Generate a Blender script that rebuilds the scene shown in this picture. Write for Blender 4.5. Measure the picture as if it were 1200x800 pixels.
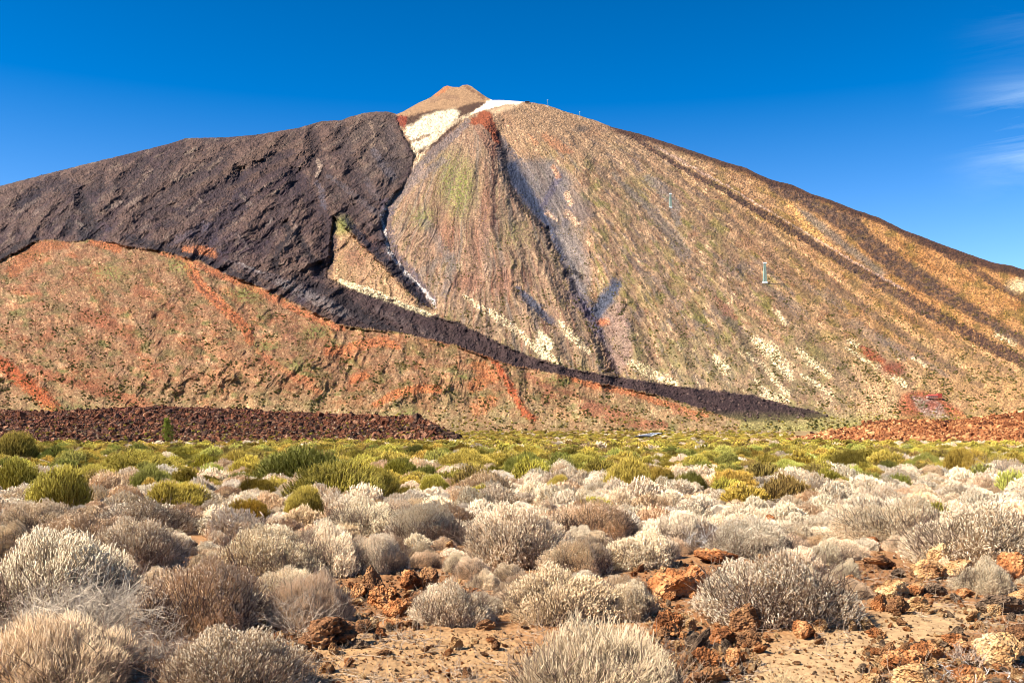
import bpy, math, random
import numpy as np

# ------------------------------------------------------------------ clear, camera, light
for o in list(bpy.data.objects):
    bpy.data.objects.remove(o)
S = bpy.context.scene
COL = S.collection
F = 1167.0            # focal length in photograph pixels (35 mm lens)
HOR = 497.0           # horizon row
CAMZ = 1.75

cam = bpy.data.cameras.new('camera')
cam.sensor_width = 36.0
cam.lens = 36.0 * F / 1200.0
cam.shift_y = (HOR - 400.0) / 1200.0
cam.clip_start = 0.1
cam.clip_end = 40000.0
camo = bpy.data.objects.new('camera', cam)
camo.location = (0, 0, CAMZ)
camo.rotation_euler = (math.radians(90), 0, 0)
COL.objects.link(camo)
S.camera = camo

SUN_EL, SUN_AZ = math.radians(44), math.radians(-108)      # azimuth clockwise from +Y (into the picture)
sd = np.array([math.sin(SUN_AZ) * math.cos(SUN_EL), math.cos(SUN_AZ) * math.cos(SUN_EL), math.sin(SUN_EL)])
sun = bpy.data.lights.new('sun', 'SUN')
sun.energy = 5.0
sun.angle = math.radians(0.5)
sun.color = (1.0, 0.93, 0.82)
suno = bpy.data.objects.new('sun', sun)
from mathutils import Vector
suno.rotation_euler = Vector(sd).to_track_quat('Z', 'Y').to_euler()
COL.objects.link(suno)

W = bpy.data.worlds.new('World')
S.world = W
W.use_nodes = True
nt = W.node_tree
for n in list(nt.nodes):
    nt.nodes.remove(n)
N = nt.nodes.new
L = nt.links.new
out = N('ShaderNodeOutputWorld')
bg = N('ShaderNodeBackground')
sky = N('ShaderNodeTexSky')
sky.sky_type = 'NISHITA'
sky.sun_disc = False
sky.sun_elevation = SUN_EL
sky.sun_rotation = SUN_AZ
sky.altitude = 2200
sky.air_density = 1.0
sky.dust_density = 0.45
sky.ozone_density = 3.0
hs = N('ShaderNodeHueSaturation')
hs.inputs['Hue'].default_value = 0.504
hs.inputs['Saturation'].default_value = 1.5
hs.inputs['Value'].default_value = 1.10
L(sky.outputs[0], hs.inputs['Color'])
# thin cirrus low in the sky to the right
tc = N('ShaderNodeTexCoord')
mp = N('ShaderNodeMapping')
mp.inputs['Rotation'].default_value = (0, math.radians(-24), 0)
mp.inputs['Scale'].default_value = (2.6, 2.6, 15.0)
L(tc.outputs['Generated'], mp.inputs['Vector'])
szz = N('ShaderNodeSeparateXYZ'); L(tc.outputs['Generated'], szz.inputs[0])
vg = N('ShaderNodeMapRange'); vg.inputs['From Min'].default_value = 0.10; vg.inputs['From Max'].default_value = 0.42
vg.inputs['To Min'].default_value = 1.28; vg.inputs['To Max'].default_value = 0.86
L(szz.outputs['Z'], vg.inputs['Value']); L(vg.outputs[0], hs.inputs['Value'])
sg = N('ShaderNodeMapRange'); sg.inputs['From Min'].default_value = 0.10; sg.inputs['From Max'].default_value = 0.36
sg.inputs['To Min'].default_value = 1.22; sg.inputs['To Max'].default_value = 1.5
L(szz.outputs['Z'], sg.inputs['Value']); L(sg.outputs[0], hs.inputs['Saturation'])
nz = N('ShaderNodeTexNoise')
nz.inputs['Scale'].default_value = 1.6
nz.inputs['Detail'].default_value = 7.0
nz.inputs['Roughness'].default_value = 0.62
nz.inputs['Distortion'].default_value = 0.6
L(mp.outputs[0], nz.inputs['Vector'])
rmp = N('ShaderNodeMapRange')
rmp.inputs['From Min'].default_value = 0.50
rmp.inputs['From Max'].default_value = 0.80
L(nz.outputs[0], rmp.inputs['Value'])
sx = N('ShaderNodeSeparateXYZ')
L(tc.outputs['Generated'], sx.inputs[0])
dv = N('ShaderNodeMath'); dv.operation = 'DIVIDE'
L(sx.outputs['X'], dv.inputs[0]); L(sx.outputs['Y'], dv.inputs[1])
edge = N('ShaderNodeMapRange')
edge.interpolation_type = 'SMOOTHERSTEP'
edge.inputs['From Min'].default_value = 0.40
edge.inputs['From Max'].default_value = 0.58
L(dv.outputs[0], edge.inputs['Value'])
m1 = N('ShaderNodeMath'); m1.operation = 'MULTIPLY'
L(rmp.outputs[0], m1.inputs[0])
dz = N('ShaderNodeMath'); dz.operation = 'DIVIDE'
L(sx.outputs['Z'], dz.inputs[0]); L(sx.outputs['Y'], dz.inputs[1])
dzs = N('ShaderNodeMath'); dzs.operation = 'SUBTRACT'; dzs.inputs[1].default_value = 0.292
L(dz.outputs[0], dzs.inputs[0])
dza = N('ShaderNodeMath'); dza.operation = 'ABSOLUTE'; L(dzs.outputs[0], dza.inputs[0])
band = N('ShaderNodeMapRange'); band.interpolation_type = 'SMOOTHERSTEP'; band.inputs['From Min'].default_value = 0.005; band.inputs['From Max'].default_value = 0.085
band.inputs['To Min'].default_value = 1.0; band.inputs['To Max'].default_value = 0.10
L(dza.outputs[0], band.inputs['Value'])
eb = N('ShaderNodeMath'); eb.operation = 'MULTIPLY'
L(edge.outputs[0], eb.inputs[0]); L(band.outputs[0], eb.inputs[1])
L(eb.outputs[0], m1.inputs[1])
m2 = N('ShaderNodeMath'); m2.operation = 'MULTIPLY'; m2.inputs[1].default_value = 1.1
L(m1.outputs[0], m2.inputs[0])
mx = N('ShaderNodeMix'); mx.data_type = 'RGBA'
L(m2.outputs[0], mx.inputs['Factor'])
L(hs.outputs[0], mx.inputs['A'])
mx.inputs['B'].default_value = (4.0, 5.4, 7.0, 1)
L(mx.outputs['Result'], bg.inputs['Color'])
bg.inputs['Strength'].default_value = 0.068
L(bg.outputs[0], out.inputs['Surface'])

S.view_settings.view_transform = 'Standard'
S.view_settings.look = 'None'
S.view_settings.exposure = 1.38
S.view_settings.gamma = 1.0
S.render.engine = 'CYCLES'
S.cycles.max_bounces = 4
S.cycles.diffuse_bounces = 2
S.cycles.pixel_filter_type = 'BLACKMAN_HARRIS'
S.cycles.filter_width = 0.95

rng = np.random.default_rng(7)
random.seed(7)

# ------------------------------------------------------------------ numpy helpers
def hash2(ix, iy, seed):
    h = (ix.astype(np.int64) * 374761393 + iy.astype(np.int64) * 668265263 + seed * 974634777) & 0xffffffff
    h = ((h ^ (h >> 13)) * 1274126177) & 0xffffffff
    h = ((h ^ (h >> 16)) * 2246822519) & 0xffffffff
    return ((h ^ (h >> 15)) & 0xffffff) / float(0xffffff)

def vnoise(x, y, seed=0):
    """gradient noise, about -1..1"""
    ix = np.floor(x); iy = np.floor(y)
    fx = x - ix; fy = y - iy
    ux = fx * fx * fx * (fx * (fx * 6 - 15) + 10); uy = fy * fy * fy * (fy * (fy * 6 - 15) + 10)
    def g(dx, dy):
        a = hash2(ix + dx, iy + dy, seed) * 2 * np.pi
        return np.cos(a) * (fx - dx) + np.sin(a) * (fy - dy)
    a = g(0, 0) * (1 - ux) + g(1, 0) * ux
    b = g(0, 1) * (1 - ux) + g(1, 1) * ux
    return (a * (1 - uy) + b * uy) * 1.5

def fbm(x, y, octv=4, seed=0, gain=0.5):
    s = 0; a = 1.0; t = 0
    for k in range(octv):
        s = s + a * vnoise(x * 2 ** k + 17.3 * k, y * 2 ** k - 9.1 * k, seed + k * 31)
        t += a; a *= gain
    return s / t

def ridged(x, y, octv=4, seed=0, gain=0.55):
    s = 0; a = 1.0; t = 0
    for k in range(octv):
        s = s + a * (1 - 2 * np.abs(vnoise(x * 2 ** k + 7.7 * k, y * 2 ** k + 3.3 * k, seed + k * 17)))
        t += a; a *= gain
    return s / t

def noise3(p, seed=0):
    """cheap 3D noise from three 2D slices"""
    return (vnoise(p[:, 0] + 0.37 * p[:, 2], p[:, 1] - 0.61 * p[:, 2], seed)
            + vnoise(p[:, 1] + 0.53 * p[:, 0] + 5, p[:, 2] + 0.29 * p[:, 0], seed + 5)
            + vnoise(p[:, 2] - 0.41 * p[:, 1] + 9, p[:, 0] + 0.47 * p[:, 1], seed + 11)) / 1.6

def sstep(a, b, x):
    t = np.clip((x - a) / (b - a), 0, 1)
    return t * t * (3 - 2 * t)

def lin(c):
    c = np.asarray(c, float) / 255.0
    return np.where(c <= 0.04045, c / 12.92, ((c + 0.055) / 1.055) ** 2.4)

def make_mesh(name, V, T, C=None, mat=None, smooth=False, quads=False):
    """V (n,3), T (m,3|4), C (n,3) linear colours"""
    me = bpy.data.meshes.new(name)
    k = T.shape[1]
    me.vertices.add(len(V)); me.loops.add(T.size); me.polygons.add(len(T))
    me.vertices.foreach_set('co', np.ascontiguousarray(V, np.float32).ravel())
    me.loops.foreach_set('vertex_index', np.ascontiguousarray(T, np.int32).ravel())
    me.polygons.foreach_set('loop_start', np.arange(0, T.size, k, dtype=np.int32))
    if smooth:
        me.polygons.foreach_set('use_smooth', np.ones(len(T), bool))
    else:
        me.polygons.foreach_set('use_smooth', np.zeros(len(T), bool))
    if C is not None:
        at = me.attributes.new('Col', 'FLOAT_COLOR', 'POINT')
        at.data.foreach_set('color', np.concatenate([np.clip(C, 0, 1), np.ones((len(V), 1))], 1).astype(np.float32).ravel())
    me.update(calc_edges=True)
    if mat is not None:
        me.materials.append(mat)
    return me

def tag(o, label=None, cat=None, group=None, kind=None):
    if label: o['label'] = label
    if cat: o['category'] = cat
    if group: o['group'] = group
    if kind: o['kind'] = kind
    return o

def link(name, me, parent=None, loc=(0, 0, 0)):
    o = bpy.data.objects.new(name, me)
    COL.objects.link(o)
    o.location = loc
    if parent: o.parent = parent
    return o

def empty(name, loc):
    o = bpy.data.objects.new(name, None)
    COL.objects.link(o)
    o.location = loc
    return o

def grid_faces(nr, nc):
    i = np.arange(nr * nc).reshape(nr, nc)
    return np.stack([i[:-1, :-1].ravel(), i[:-1, 1:].ravel(), i[1:, 1:].ravel(), i[1:, :-1].ravel()], 1)

# ------------------------------------------------------------------ materials
def mat_attr(name, rough=0.9, nscale=6.0, namt=0.25, bump=0.0, bscale=20.0, rand=0.0, spec=0.15, hue=0.0, trans=0.0, bdist=0.05):
    m = bpy.data.materials.new(name)
    m.use_nodes = True
    t = m.node_tree
    b = t.nodes['Principled BSDF']
    b.inputs['Roughness'].default_value = rough
    b.inputs['Specular IOR Level'].default_value = spec
    a = t.nodes.new('ShaderNodeAttribute'); a.attribute_name = 'Col'
    tcn = t.nodes.new('ShaderNodeTexCoord')
    nn = t.nodes.new('ShaderNodeTexNoise')
    nn.inputs['Scale'].default_value = nscale
    nn.inputs['Detail'].default_value = 5
    t.links.new(tcn.outputs['Object'], nn.inputs['Vector'])
    mr = t.nodes.new('ShaderNodeMapRange')
    mr.inputs['From Min'].default_value = 0.25; mr.inputs['From Max'].default_value = 0.75
    mr.inputs['To Min'].default_value = 1 - namt; mr.inputs['To Max'].default_value = 1 + namt
    t.links.new(nn.outputs[0], mr.inputs['Value'])
    val = mr.outputs[0]
    h = t.nodes.new('ShaderNodeHueSaturation')
    if rand > 0:
        oi = t.nodes.new('ShaderNodeObjectInfo')
        r2 = t.nodes.new('ShaderNodeMapRange')
        r2.inputs['To Min'].default_value = 1 - rand; r2.inputs['To Max'].default_value = 1 + rand * 0.8
        t.links.new(oi.outputs['Random'], r2.inputs['Value'])
        mm = t.nodes.new('ShaderNodeMath'); mm.operation = 'MULTIPLY'
        t.links.new(val, mm.inputs[0]); t.links.new(r2.outputs[0], mm.inputs[1])
        val = mm.outputs[0]
        if hue > 0:
            f = t.nodes.new('ShaderNodeMath'); f.operation = 'FRACT'
            g = t.nodes.new('ShaderNodeMath'); g.operation = 'MULTIPLY'; g.inputs[1].default_value = 7.31
            t.links.new(oi.outputs['Random'], g.inputs[0]); t.links.new(g.outputs[0], f.inputs[0])
            r3 = t.nodes.new('ShaderNodeMapRange')
            r3.inputs['To Min'].default_value = 0.5 - hue; r3.inputs['To Max'].default_value = 0.5 + hue
            t.links.new(f.outputs[0], r3.inputs['Value'])
            t.links.new(r3.outputs[0], h.inputs['Hue'])
    t.links.new(a.outputs['Color'], h.inputs['Color'])
    t.links.new(val, h.inputs['Value'])
    t.links.new(h.outputs[0], b.inputs['Base Color'])
    if bump > 0:
        bn = t.nodes.new('ShaderNodeTexNoise')
        bn.inputs['Scale'].default_value = bscale; bn.inputs['Detail'].default_value = 8
        bn.inputs['Roughness'].default_value = 0.65
        t.links.new(tcn.outputs['Object'], bn.inputs['Vector'])
        bu = t.nodes.new('ShaderNodeBump')
        bu.inputs['Strength'].default_value = bump; bu.inputs['Distance'].default_value = bdist
        t.links.new(bn.outputs[0], bu.inputs['Height'])
        t.links.new(bu.outputs[0], b.inputs['Normal'])
    if trans > 0:
        tr = t.nodes.new('ShaderNodeBsdfTranslucent')
        t.links.new(h.outputs[0], tr.inputs['Color'])
        ms = t.nodes.new('ShaderNodeMixShader'); ms.inputs[0].default_value = trans
        t.links.new(b.outputs[0], ms.inputs[1]); t.links.new(tr.outputs[0], ms.inputs[2])
        t.links.new(ms.outputs[0], t.nodes['Material Output'].inputs['Surface'])
    return m

def mat_rock(name, dark, mid, light, sc=5.0):
    """porous volcanic rock: three tones by noise, pits by voronoi bump"""
    m = bpy.data.materials.new(name)
    m.use_nodes = True
    t = m.node_tree
    b = t.nodes['Principled BSDF']
    b.inputs['Roughness'].default_value = 0.95
    b.inputs['Specular IOR Level'].default_value = 0.1
    tcn = t.nodes.new('ShaderNodeTexCoord')
    oi = t.nodes.new('ShaderNodeObjectInfo')
    va = t.nodes.new('ShaderNodeVectorMath'); va.operation = 'ADD'
    vm = t.nodes.new('ShaderNodeVectorMath'); vm.operation = 'SCALE'
    t.links.new(oi.outputs['Location'], vm.inputs[0]); vm.inputs['Scale'].default_value = 3.7
    t.links.new(tcn.outputs['Object'], va.inputs[0]); t.links.new(vm.outputs[0], va.inputs[1])
    nn = t.nodes.new('ShaderNodeTexNoise')
    nn.inputs['Scale'].default_value = sc * 0.35; nn.inputs['Detail'].default_value = 8
    nn.inputs['Roughness'].default_value = 0.62
    t.links.new(va.outputs[0], nn.inputs['Vector'])
    cr = t.nodes.new('ShaderNodeValToRGB')
    e = cr.color_ramp.elements
    e[0].position = 0.36; e[0].color = (*lin(dark), 1)
    e[1].position = 0.66; e[1].color = (*lin(light), 1)
    q = e.new(0.50); q.color = (*lin(mid), 1)
    t.links.new(nn.outputs[0], cr.inputs[0])
    t.links.new(cr.outputs[0], b.inputs['Base Color'])
    vo = t.nodes.new('ShaderNodeTexVoronoi'); vo.inputs['Scale'].default_value = sc * 3
    t.links.new(va.outputs[0], vo.inputs['Vector'])
    bn = t.nodes.new('ShaderNodeTexNoise'); bn.inputs['Scale'].default_value = sc * 2.2; bn.inputs['Detail'].default_value = 8
    bn.inputs['Roughness'].default_value = 0.7
    t.links.new(va.outputs[0], bn.inputs['Vector'])
    mm = t.nodes.new('ShaderNodeMath'); mm.operation = 'MULTIPLY'
    t.links.new(vo.outputs['Distance'], mm.inputs[0]); t.links.new(bn.outputs[0], mm.inputs[1])
    bu = t.nodes.new('ShaderNodeBump'); bu.inputs['Strength'].default_value = 0.9; bu.inputs['Distance'].default_value = 0.12
    t.links.new(mm.outputs[0], bu.inputs['Height'])
    t.links.new(bu.outputs[0], b.inputs['Normal'])
    return m

def mat_plain(name, rgb, rough=0.6, metal=0.0):
    m = bpy.data.materials.new(name)
    m.use_nodes = True
    t = m.node_tree
    b = t.nodes['Principled BSDF']
    nn = t.nodes.new('ShaderNodeTexNoise'); nn.inputs['Scale'].default_value = 3.0; nn.inputs['Detail'].default_value = 4
    tcn = t.nodes.new('ShaderNodeTexCoord')
    t.links.new(tcn.outputs['Object'], nn.inputs['Vector'])
    mixn = t.nodes.new('ShaderNodeMix'); mixn.data_type = 'RGBA'
    c = lin(rgb)
    mixn.inputs['A'].default_value = (*(c * 0.75), 1); mixn.inputs['B'].default_value = (*np.clip(c * 1.2, 0, 1), 1)
    t.links.new(nn.outputs[0], mixn.inputs['Factor'])
    t.links.new(mixn.outputs['Result'], b.inputs['Base Color'])
    b.inputs['Roughness'].default_value = rough
    b.inputs['Metallic'].default_value = metal
    return m

M_MOUNT = mat_attr('volcano_slope', nscale=0.05, namt=0.22, bump=0.5, bscale=0.12, bdist=3.0)
M_GROUND = mat_attr('sandy_ground', nscale=9.0, namt=0.22, bump=0.7, bscale=26.0, bdist=0.02)
M_LAVA = mat_attr('lava_rubble', nscale=0.6, namt=0.4, bump=0.6, bscale=1.4, bdist=0.4)
M_PALE = mat_attr('dry_flower_heads', nscale=2.5, namt=0.22, rand=0.26, hue=0.006, trans=0.2)
M_STEM = mat_attr('woody_stems', nscale=4.0, namt=0.25, rand=0.2)
M_GREEN = mat_attr('broom_twigs', nscale=1.3, namt=0.3, rand=0.34, hue=0.014, trans=0.22)
M_DRY = mat_attr('weathered_twigs', nscale=6.0, namt=0.2, rand=0.15)
R_ORANGE = mat_rock('orange_scoria', (88, 54, 34), (178, 114, 68), (220, 168, 114))
R_OCHRE = mat_rock('ochre_scoria', (130, 88, 56), (206, 160, 108), (232, 202, 154))
R_BROWN = mat_rock('brown_lava_rock', (70, 50, 38), (140, 98, 66), (186, 138, 92))
R_GREY = mat_rock('grey_lava_rock', (78, 62, 50), (128, 104, 82), (168, 140, 110))
R_REDDARK = mat_rock('dark_red_lava_block', (34, 22, 16), (96, 56, 38), (144, 98, 70), 3.0)
R_RUST = mat_rock('rust_lava_block', (76, 44, 28), (156, 98, 60), (196, 142, 94), 3.0)
KROCK = 1.0

# ------------------------------------------------------------------ ground shape
def zbase(y):
    yy = np.maximum(y, -40)
    return -6.5 * (1 - np.exp(-yy / 500.0))

def gz(x, y):
    """ground height, metres, world z (the camera stands at z = 1.75)"""
    x = np.asarray(x, float); y = np.asarray(y, float)
    z = zbase(y)
    z = z + 0.10 * fbm(x / 2.6, y / 2.6, 3, 3) * np.clip(np.abs(y) / 6, 0.3, 1)
    z = z + 0.45 * fbm(x / 22.0, y / 22.0, 2, 8) * sstep(14, 60, y)
    return z

_Yt = np.exp(np.linspace(math.log(2.5), math.log(1400), 900))
_Pt = HOR + (CAMZ - zbase(_Yt)) / _Yt * F
def ground_Y(py):
    return np.interp(-np.asarray(py, float), -_Pt, _Yt)

def at(px, py):
    Y = float(ground_Y(py)); x = (px - 600) / F * Y
    return x, Y, float(gz(x, Y))

# ------------------------------------------------------------------ feature painting (regions measured on the mountain face)
class Paint:
    def __init__(s, PX, PY, C):
        s.PX, s.PY, s.C = PX, PY, C
        s.rag = None
    def poly(s, pts, soft=2.0):
        P = np.array(pts, float)
        pad = soft + 1
        m = (s.PX > P[:, 0].min() - pad) & (s.PX < P[:, 0].max() + pad) & (s.PY > P[:, 1].min() - pad) & (s.PY < P[:, 1].max() + pad)
        idx = np.nonzero(m)
        x = s.PX[idx]; y = s.PY[idx]
        ins = np.zeros(len(x), bool); d2 = np.full(len(x), 1e9)
        for k in range(len(P)):
            x0, y0 = P[k]; x1, y1 = P[(k + 1) % len(P)]
            if y0 != y1:
                c = ((y0 > y) != (y1 > y)) & (x < (x1 - x0) * (y - y0) / (y1 - y0) + x0)
                ins ^= c
            dx, dy = x1 - x0, y1 - y0
            t = np.clip(((x - x0) * dx + (y - y0) * dy) / (dx * dx + dy * dy + 1e-9), 0, 1)
            d2 = np.minimum(d2, (x - x0 - t * dx) ** 2 + (y - y0 - t * dy) ** 2)
        sd_ = np.sqrt(d2) * np.where(ins, 1, -1)
        w = np.zeros(s.PX.shape)
        w[idx] = sstep(-soft, soft, sd_)
        return w
    def stroke(s, pts, soft=0.6, signed=False):
        """pts (x, y, halfwidth)"""
        P = np.array(pts, float)
        pad = P[:, 2].max() * (1 + soft) + 2
        m = (s.PX > P[:, 0].min() - pad) & (s.PX < P[:, 0].max() + pad) & (s.PY > P[:, 1].min() - pad) & (s.PY < P[:, 1].max() + pad)
        idx = np.nonzero(m)
        x = s.PX[idx]; y = s.PY[idx]
        best = np.zeros(len(x))
        for k in range(len(P) - 1):
            x0, y0, w0 = P[k]; x1, y1, w1 = P[k + 1]
            dx, dy = x1 - x0, y1 - y0
            t = np.clip(((x - x0) * dx + (y - y0) * dy) / (dx * dx + dy * dy + 1e-9), 0, 1)
            d = np.hypot(x - x0 - t * dx, y - y0 - t * dy)
            ww = w0 + (w1 - w0) * t
            best = np.maximum(best, 1 - sstep(1 - soft, 1 + soft, d / ww))
        if s.rag is not None:
            best = sstep(0.15, 0.9, best + s.rag[idx] * best * (1.4 - best) * 2.6) * np.clip(0.9 + 0.9 * s.rag[idx], 0, 1)
        w = np.zeros(s.PX.shape)
        w[idx] = best
        return w
    def blob(s, x, y, rx, ry, soft=0.5):
        d = np.hypot((s.PX - x) / rx, (s.PY - y) / ry)
        return 1 - sstep(1 - soft, 1 + soft, d)
    def put(s, w, rgb, a=1.0):
        w = np.clip(w * a, 0, 1)[..., None]
        s.C[...] = s.C * (1 - w) + lin(rgb) * w

KALB = 0.42      # sunlit appearance -> reflectance

# ------------------------------------------------------------------ the volcano
SIL = np.array([(-420, 330), (-200, 285), (-100, 252), (0, 218), (50, 205), (110, 190), (160, 178), (200, 168), (218, 162), (267, 161), (300, 158), (350, 150),
    (377, 142), (400, 141), (410, 137), (425, 133), (440, 131), (455, 131), (465, 134), (472, 131), (490, 121), (505, 114), (514, 107), (520, 102),
    (524, 100.5), (530, 102), (538, 102.5), (542, 100), (548, 99.5), (553, 101.5), (560, 107), (570, 114), (577, 117.5), (590, 117.5), (615, 119.5), (625, 120.5),
    (640, 123), (660, 130), (680, 136), (700, 142), (717, 149), (750, 157), (800, 173), (850, 190), (875, 197), (888, 204), (905, 211), (930, 217),
    (950, 227), (970, 233), (1000, 245), (1030, 255), (1060, 270), (1080, 277), (1100, 285), (1130, 296), (1165, 308), (1185, 311), (1200, 316), (1300, 352), (1420, 392), (1700, 450)], float)

where_all = {}
def mk_volcano():
    xs = np.concatenate([np.arange(-380, -20, 4.0), np.arange(-20, 1220, 0.8), np.arange(1220, 1590, 4.0)])
    NR = 560
    top = np.interp(xs, SIL[:, 0], SIL[:, 1])
    kx = np.arange(-420, 1640, 4.0); ks = np.interp(kx, SIL[:, 0], SIL[:, 1])
    kk = np.exp(-0.5 * (np.arange(-45, 46) / 16.0) ** 2); kk /= kk.sum()
    ks = np.convolve(np.pad(ks, 45, mode='edge'), kk, 'valid')
    tops = np.minimum(np.interp(xs, kx, ks), 330)
    top = top + 0.9 * fbm(xs / 9.0, xs * 0 + 3, 4, 5, 0.7) * np.where((xs > 465) & (xs < 630), 0.55, 1.0)
    t = np.linspace(0, 1, NR)[:, None] ** 0.92
    bot = 512.0
    PX = np.repeat(xs[None, :], NR, 0)
    PY = bot + (top[None, :] - bot) * t
    # distance of the surface: foot about 1.1 km away, skyline up to 4.3 km away
    Y0 = 1120.0
    Yr = 4300 - 0.00155 * (xs - 560) ** 2
    Yr = np.maximum(Yr, 2300)
    wr = (HOR - tops) / F + 0.004
    s = wr * Yr / (Yr - Y0)
    w = (HOR - PY) / F
    D = s[None, :] * Y0 / (s[None, :] - w)
    D = np.where(w < 0, Y0 + w * 1500, D)
    # left cinder slope stands in front of the lava: pull it closer, with its own bulge
    ax, ay = 562.0, 66.0
    wx = PX + 7 * fbm(PX / 60, PY / 60, 3, 41); wy = PY + 5 * fbm(PX / 60, PY / 60, 3, 43)
    th = np.arctan2(wy - ay, wx - ax); rr = np.hypot(wx - ax, wy - ay)
    # painted coordinates with ragged borders
    RX = PX + 3.6 * fbm(PX / 12, PY / 9, 4, 11, 0.65) + 1.6 * fbm(PX / 2.6, PY / 2.6, 2, 12)
    RY = PY + 2.2 * fbm(PX / 12, PY / 9, 4, 13, 0.65) + 1.1 * fbm(PX / 2.6, PY / 2.6, 2, 14)
    C = np.zeros(PX.shape + (3,)); C[...] = lin((196, 154, 116))
    P = Paint(RX, RY, C)
    P.rag = 0.6 * fbm(PX / 5.5, PY / 4.0, 3, 15, 0.75) + 0.5 * fbm(PX / 1.8, PY / 1.5, 2, 16)
    streak = fbm(th * 34, rr / 150, 4, 21, 0.6)
    streak2 = fbm(th * 110, rr / 60, 3, 25, 0.6)
    blotch = fbm(PX / 34, PY / 26, 4, 31)
    fine = fbm(PX / 3.2, PY / 2.4, 3, 35, 0.8)
    spk = fbm(PX / 1.7, PY / 1.4, 2, 36, 0.8)

    LAVA_PTS = [(-500, 200), (-100, 190), (200, 140), (440, 100), (463, 133), (468, 150), (477, 166), (486, 182), (480, 204), (466, 224), (452, 240), (446, 258), (450, 282), (462, 304),
                        (485, 330), (505, 360), (498, 358), (470, 335), (445, 308), (420, 283), (400, 262), (391, 254), (388, 280), (386, 306), (382, 326), (402, 336), (434, 342), (462, 352), (490, 365), (540, 380), (570, 395),
                        (600, 410), (633, 422), (666, 432), (700, 438), (750, 446), (800, 454), (840, 458), (880, 463), (917, 474), (950, 481), (972, 488), (933, 490), (910, 494), (867, 493), (833, 483), (800, 472),
                        (767, 462), (690, 447), (650, 437), (600, 428), (560, 415), (533, 404), (500, 396), (463, 389), (430, 386), (400, 381), (370, 368), (340, 352), (300, 335), (262, 320), (235, 306), (205, 299), (180, 293), (150, 290), (130, 284), (105, 281), (80, 284), (60, 281),
                        (40, 284), (20, 296), (0, 306), (-120, 340), (-500, 420)]
    lava_left = P.poly(LAVA_PTS, 1.6)
    flow = lava_left * sstep(385, 410, PX) * sstep(328, 342, PY)
    hillmask = P.poly([(-500, 425), (-120, 342), (0, 306), (20, 296), (40, 284), (60, 281), (80, 284), (105, 281), (130, 284), (150, 290), (180, 293), (205, 299), (235, 306), (262, 320), (300, 335), (340, 352), (370, 368), (400, 381),
                       (463, 389), (533, 404), (600, 428), (650, 437), (690, 447), (767, 462), (800, 472), (833, 483), (867, 493), (860, 530), (-500, 530)], 1.5)

    # ---- right face: tan, olive scrub, grey screes, running down the slope
    P.put(sstep(-0.1, 0.5, streak), (170, 132, 100), 0.7)
    P.put(sstep(0.05, 0.5, -streak), (206, 168, 128), 0.65)
    P.put(sstep(0.05, 0.45, streak2), (140, 118, 104), 0.5)
    P.put(sstep(0.12, 0.5, fbm(PX / 45, PY / 40, 3, 51)), (176, 122, 92), 0.55)
    olive = sstep(0.0, 0.4, fbm(PX / 26 + 4, PY / 40, 4, 55) + 0.25 * streak)
    lowgrn = sstep(-0.2, 0.3, fbm(PX / 18 + 4, PY / 20, 4, 57))
    P.put(olive * sstep(150, 190, PY), (150, 138, 70), 0.5)
    P.put(sstep(0.0, 0.3, fine + 0.55 * lowgrn - 0.1) * sstep(330, 430, PY), (128, 130, 72), 0.55)
    P.put(sstep(0.0, 0.35, spk + 0.2 * fine - 0.02), (104, 92, 62), 0.55 * 1)
    # outcrops and tongues of scree along the fall line
    fl1 = fbm(th * 70, rr / 16, 4, 120, 0.65); fl2 = fbm(th * 48 + 9, rr / 26, 4, 121, 0.65); fl3 = fbm(th * 95 + 4, rr / 20, 3, 122, 0.6); fl4 = fbm(th * 30 + 2, rr / 30, 4, 123, 0.65)
    keep_ = 1.0
    P.put(sstep(0.08, 0.36, fl1) * keep_, (146, 92, 64), 0.6)
    P.put(sstep(0.08, 0.34, fl2) * keep_ * sstep(950, 800, PX), (124, 114, 112), 0.55)
    P.put(sstep(0.14, 0.36, fl3) * keep_, (222, 184, 140), 0.5)
    P.put(sstep(0.10, 0.30, fl4) * sstep(170, 230, PY), (136, 132, 58), 0.6)
    P.put(sstep(0.2, 0.4, -fl1 + 0.3 * fine) * keep_, (98, 70, 54), 0.5)
    # warm orange toward the right
    rt = sstep(830, 1120, PX + (330 - PY) * 0.75)
    P.put(rt, (222, 152, 80), 0.7)
    P.put(rt * sstep(0.0, 0.4, streak), (176, 112, 56), 0.6)
    P.put(rt * sstep(0.05, 0.4, fbm(PX / 22, PY / 18, 3, 59)), (150, 128, 52), 0.55)
    P.put(rt * sstep(0.05, 0.35, spk), (110, 80, 44), 0.5)
    lowr = sstep(360, 440, PY) * sstep(700, 800, PX)
    P.put(lowr, (186, 158, 122), 0.35)
    top_br = sstep(200, 120, PY) * sstep(560, 620, PX)
    P.put(top_br, (184, 146, 108), 0.6)
    P.put(top_br * sstep(0.05, 0.4, fine), (128, 92, 66), 0.6)

    # central buttress
    mid = P.poly([(560, 140), (585, 165), (612, 215), (640, 262), (662, 310), (690, 365), (716, 420), (724, 440), (640, 425), (560, 390), (505, 358), (462, 300), (452, 255), (490, 190), (520, 160)], 4)
    P.put(mid, (168, 136, 110), 0.55)
    P.put(mid * sstep(0.05, 0.45, streak2), (150, 96, 74), 0.7)
    P.put(mid * sstep(0.0, 0.4, -streak), (132, 122, 112), 0.5)
    P.put(P.blob(535, 218, 20, 34, 0.7) * sstep(-0.25, 0.2, fine), (138, 146, 62), 0.85)
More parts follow.
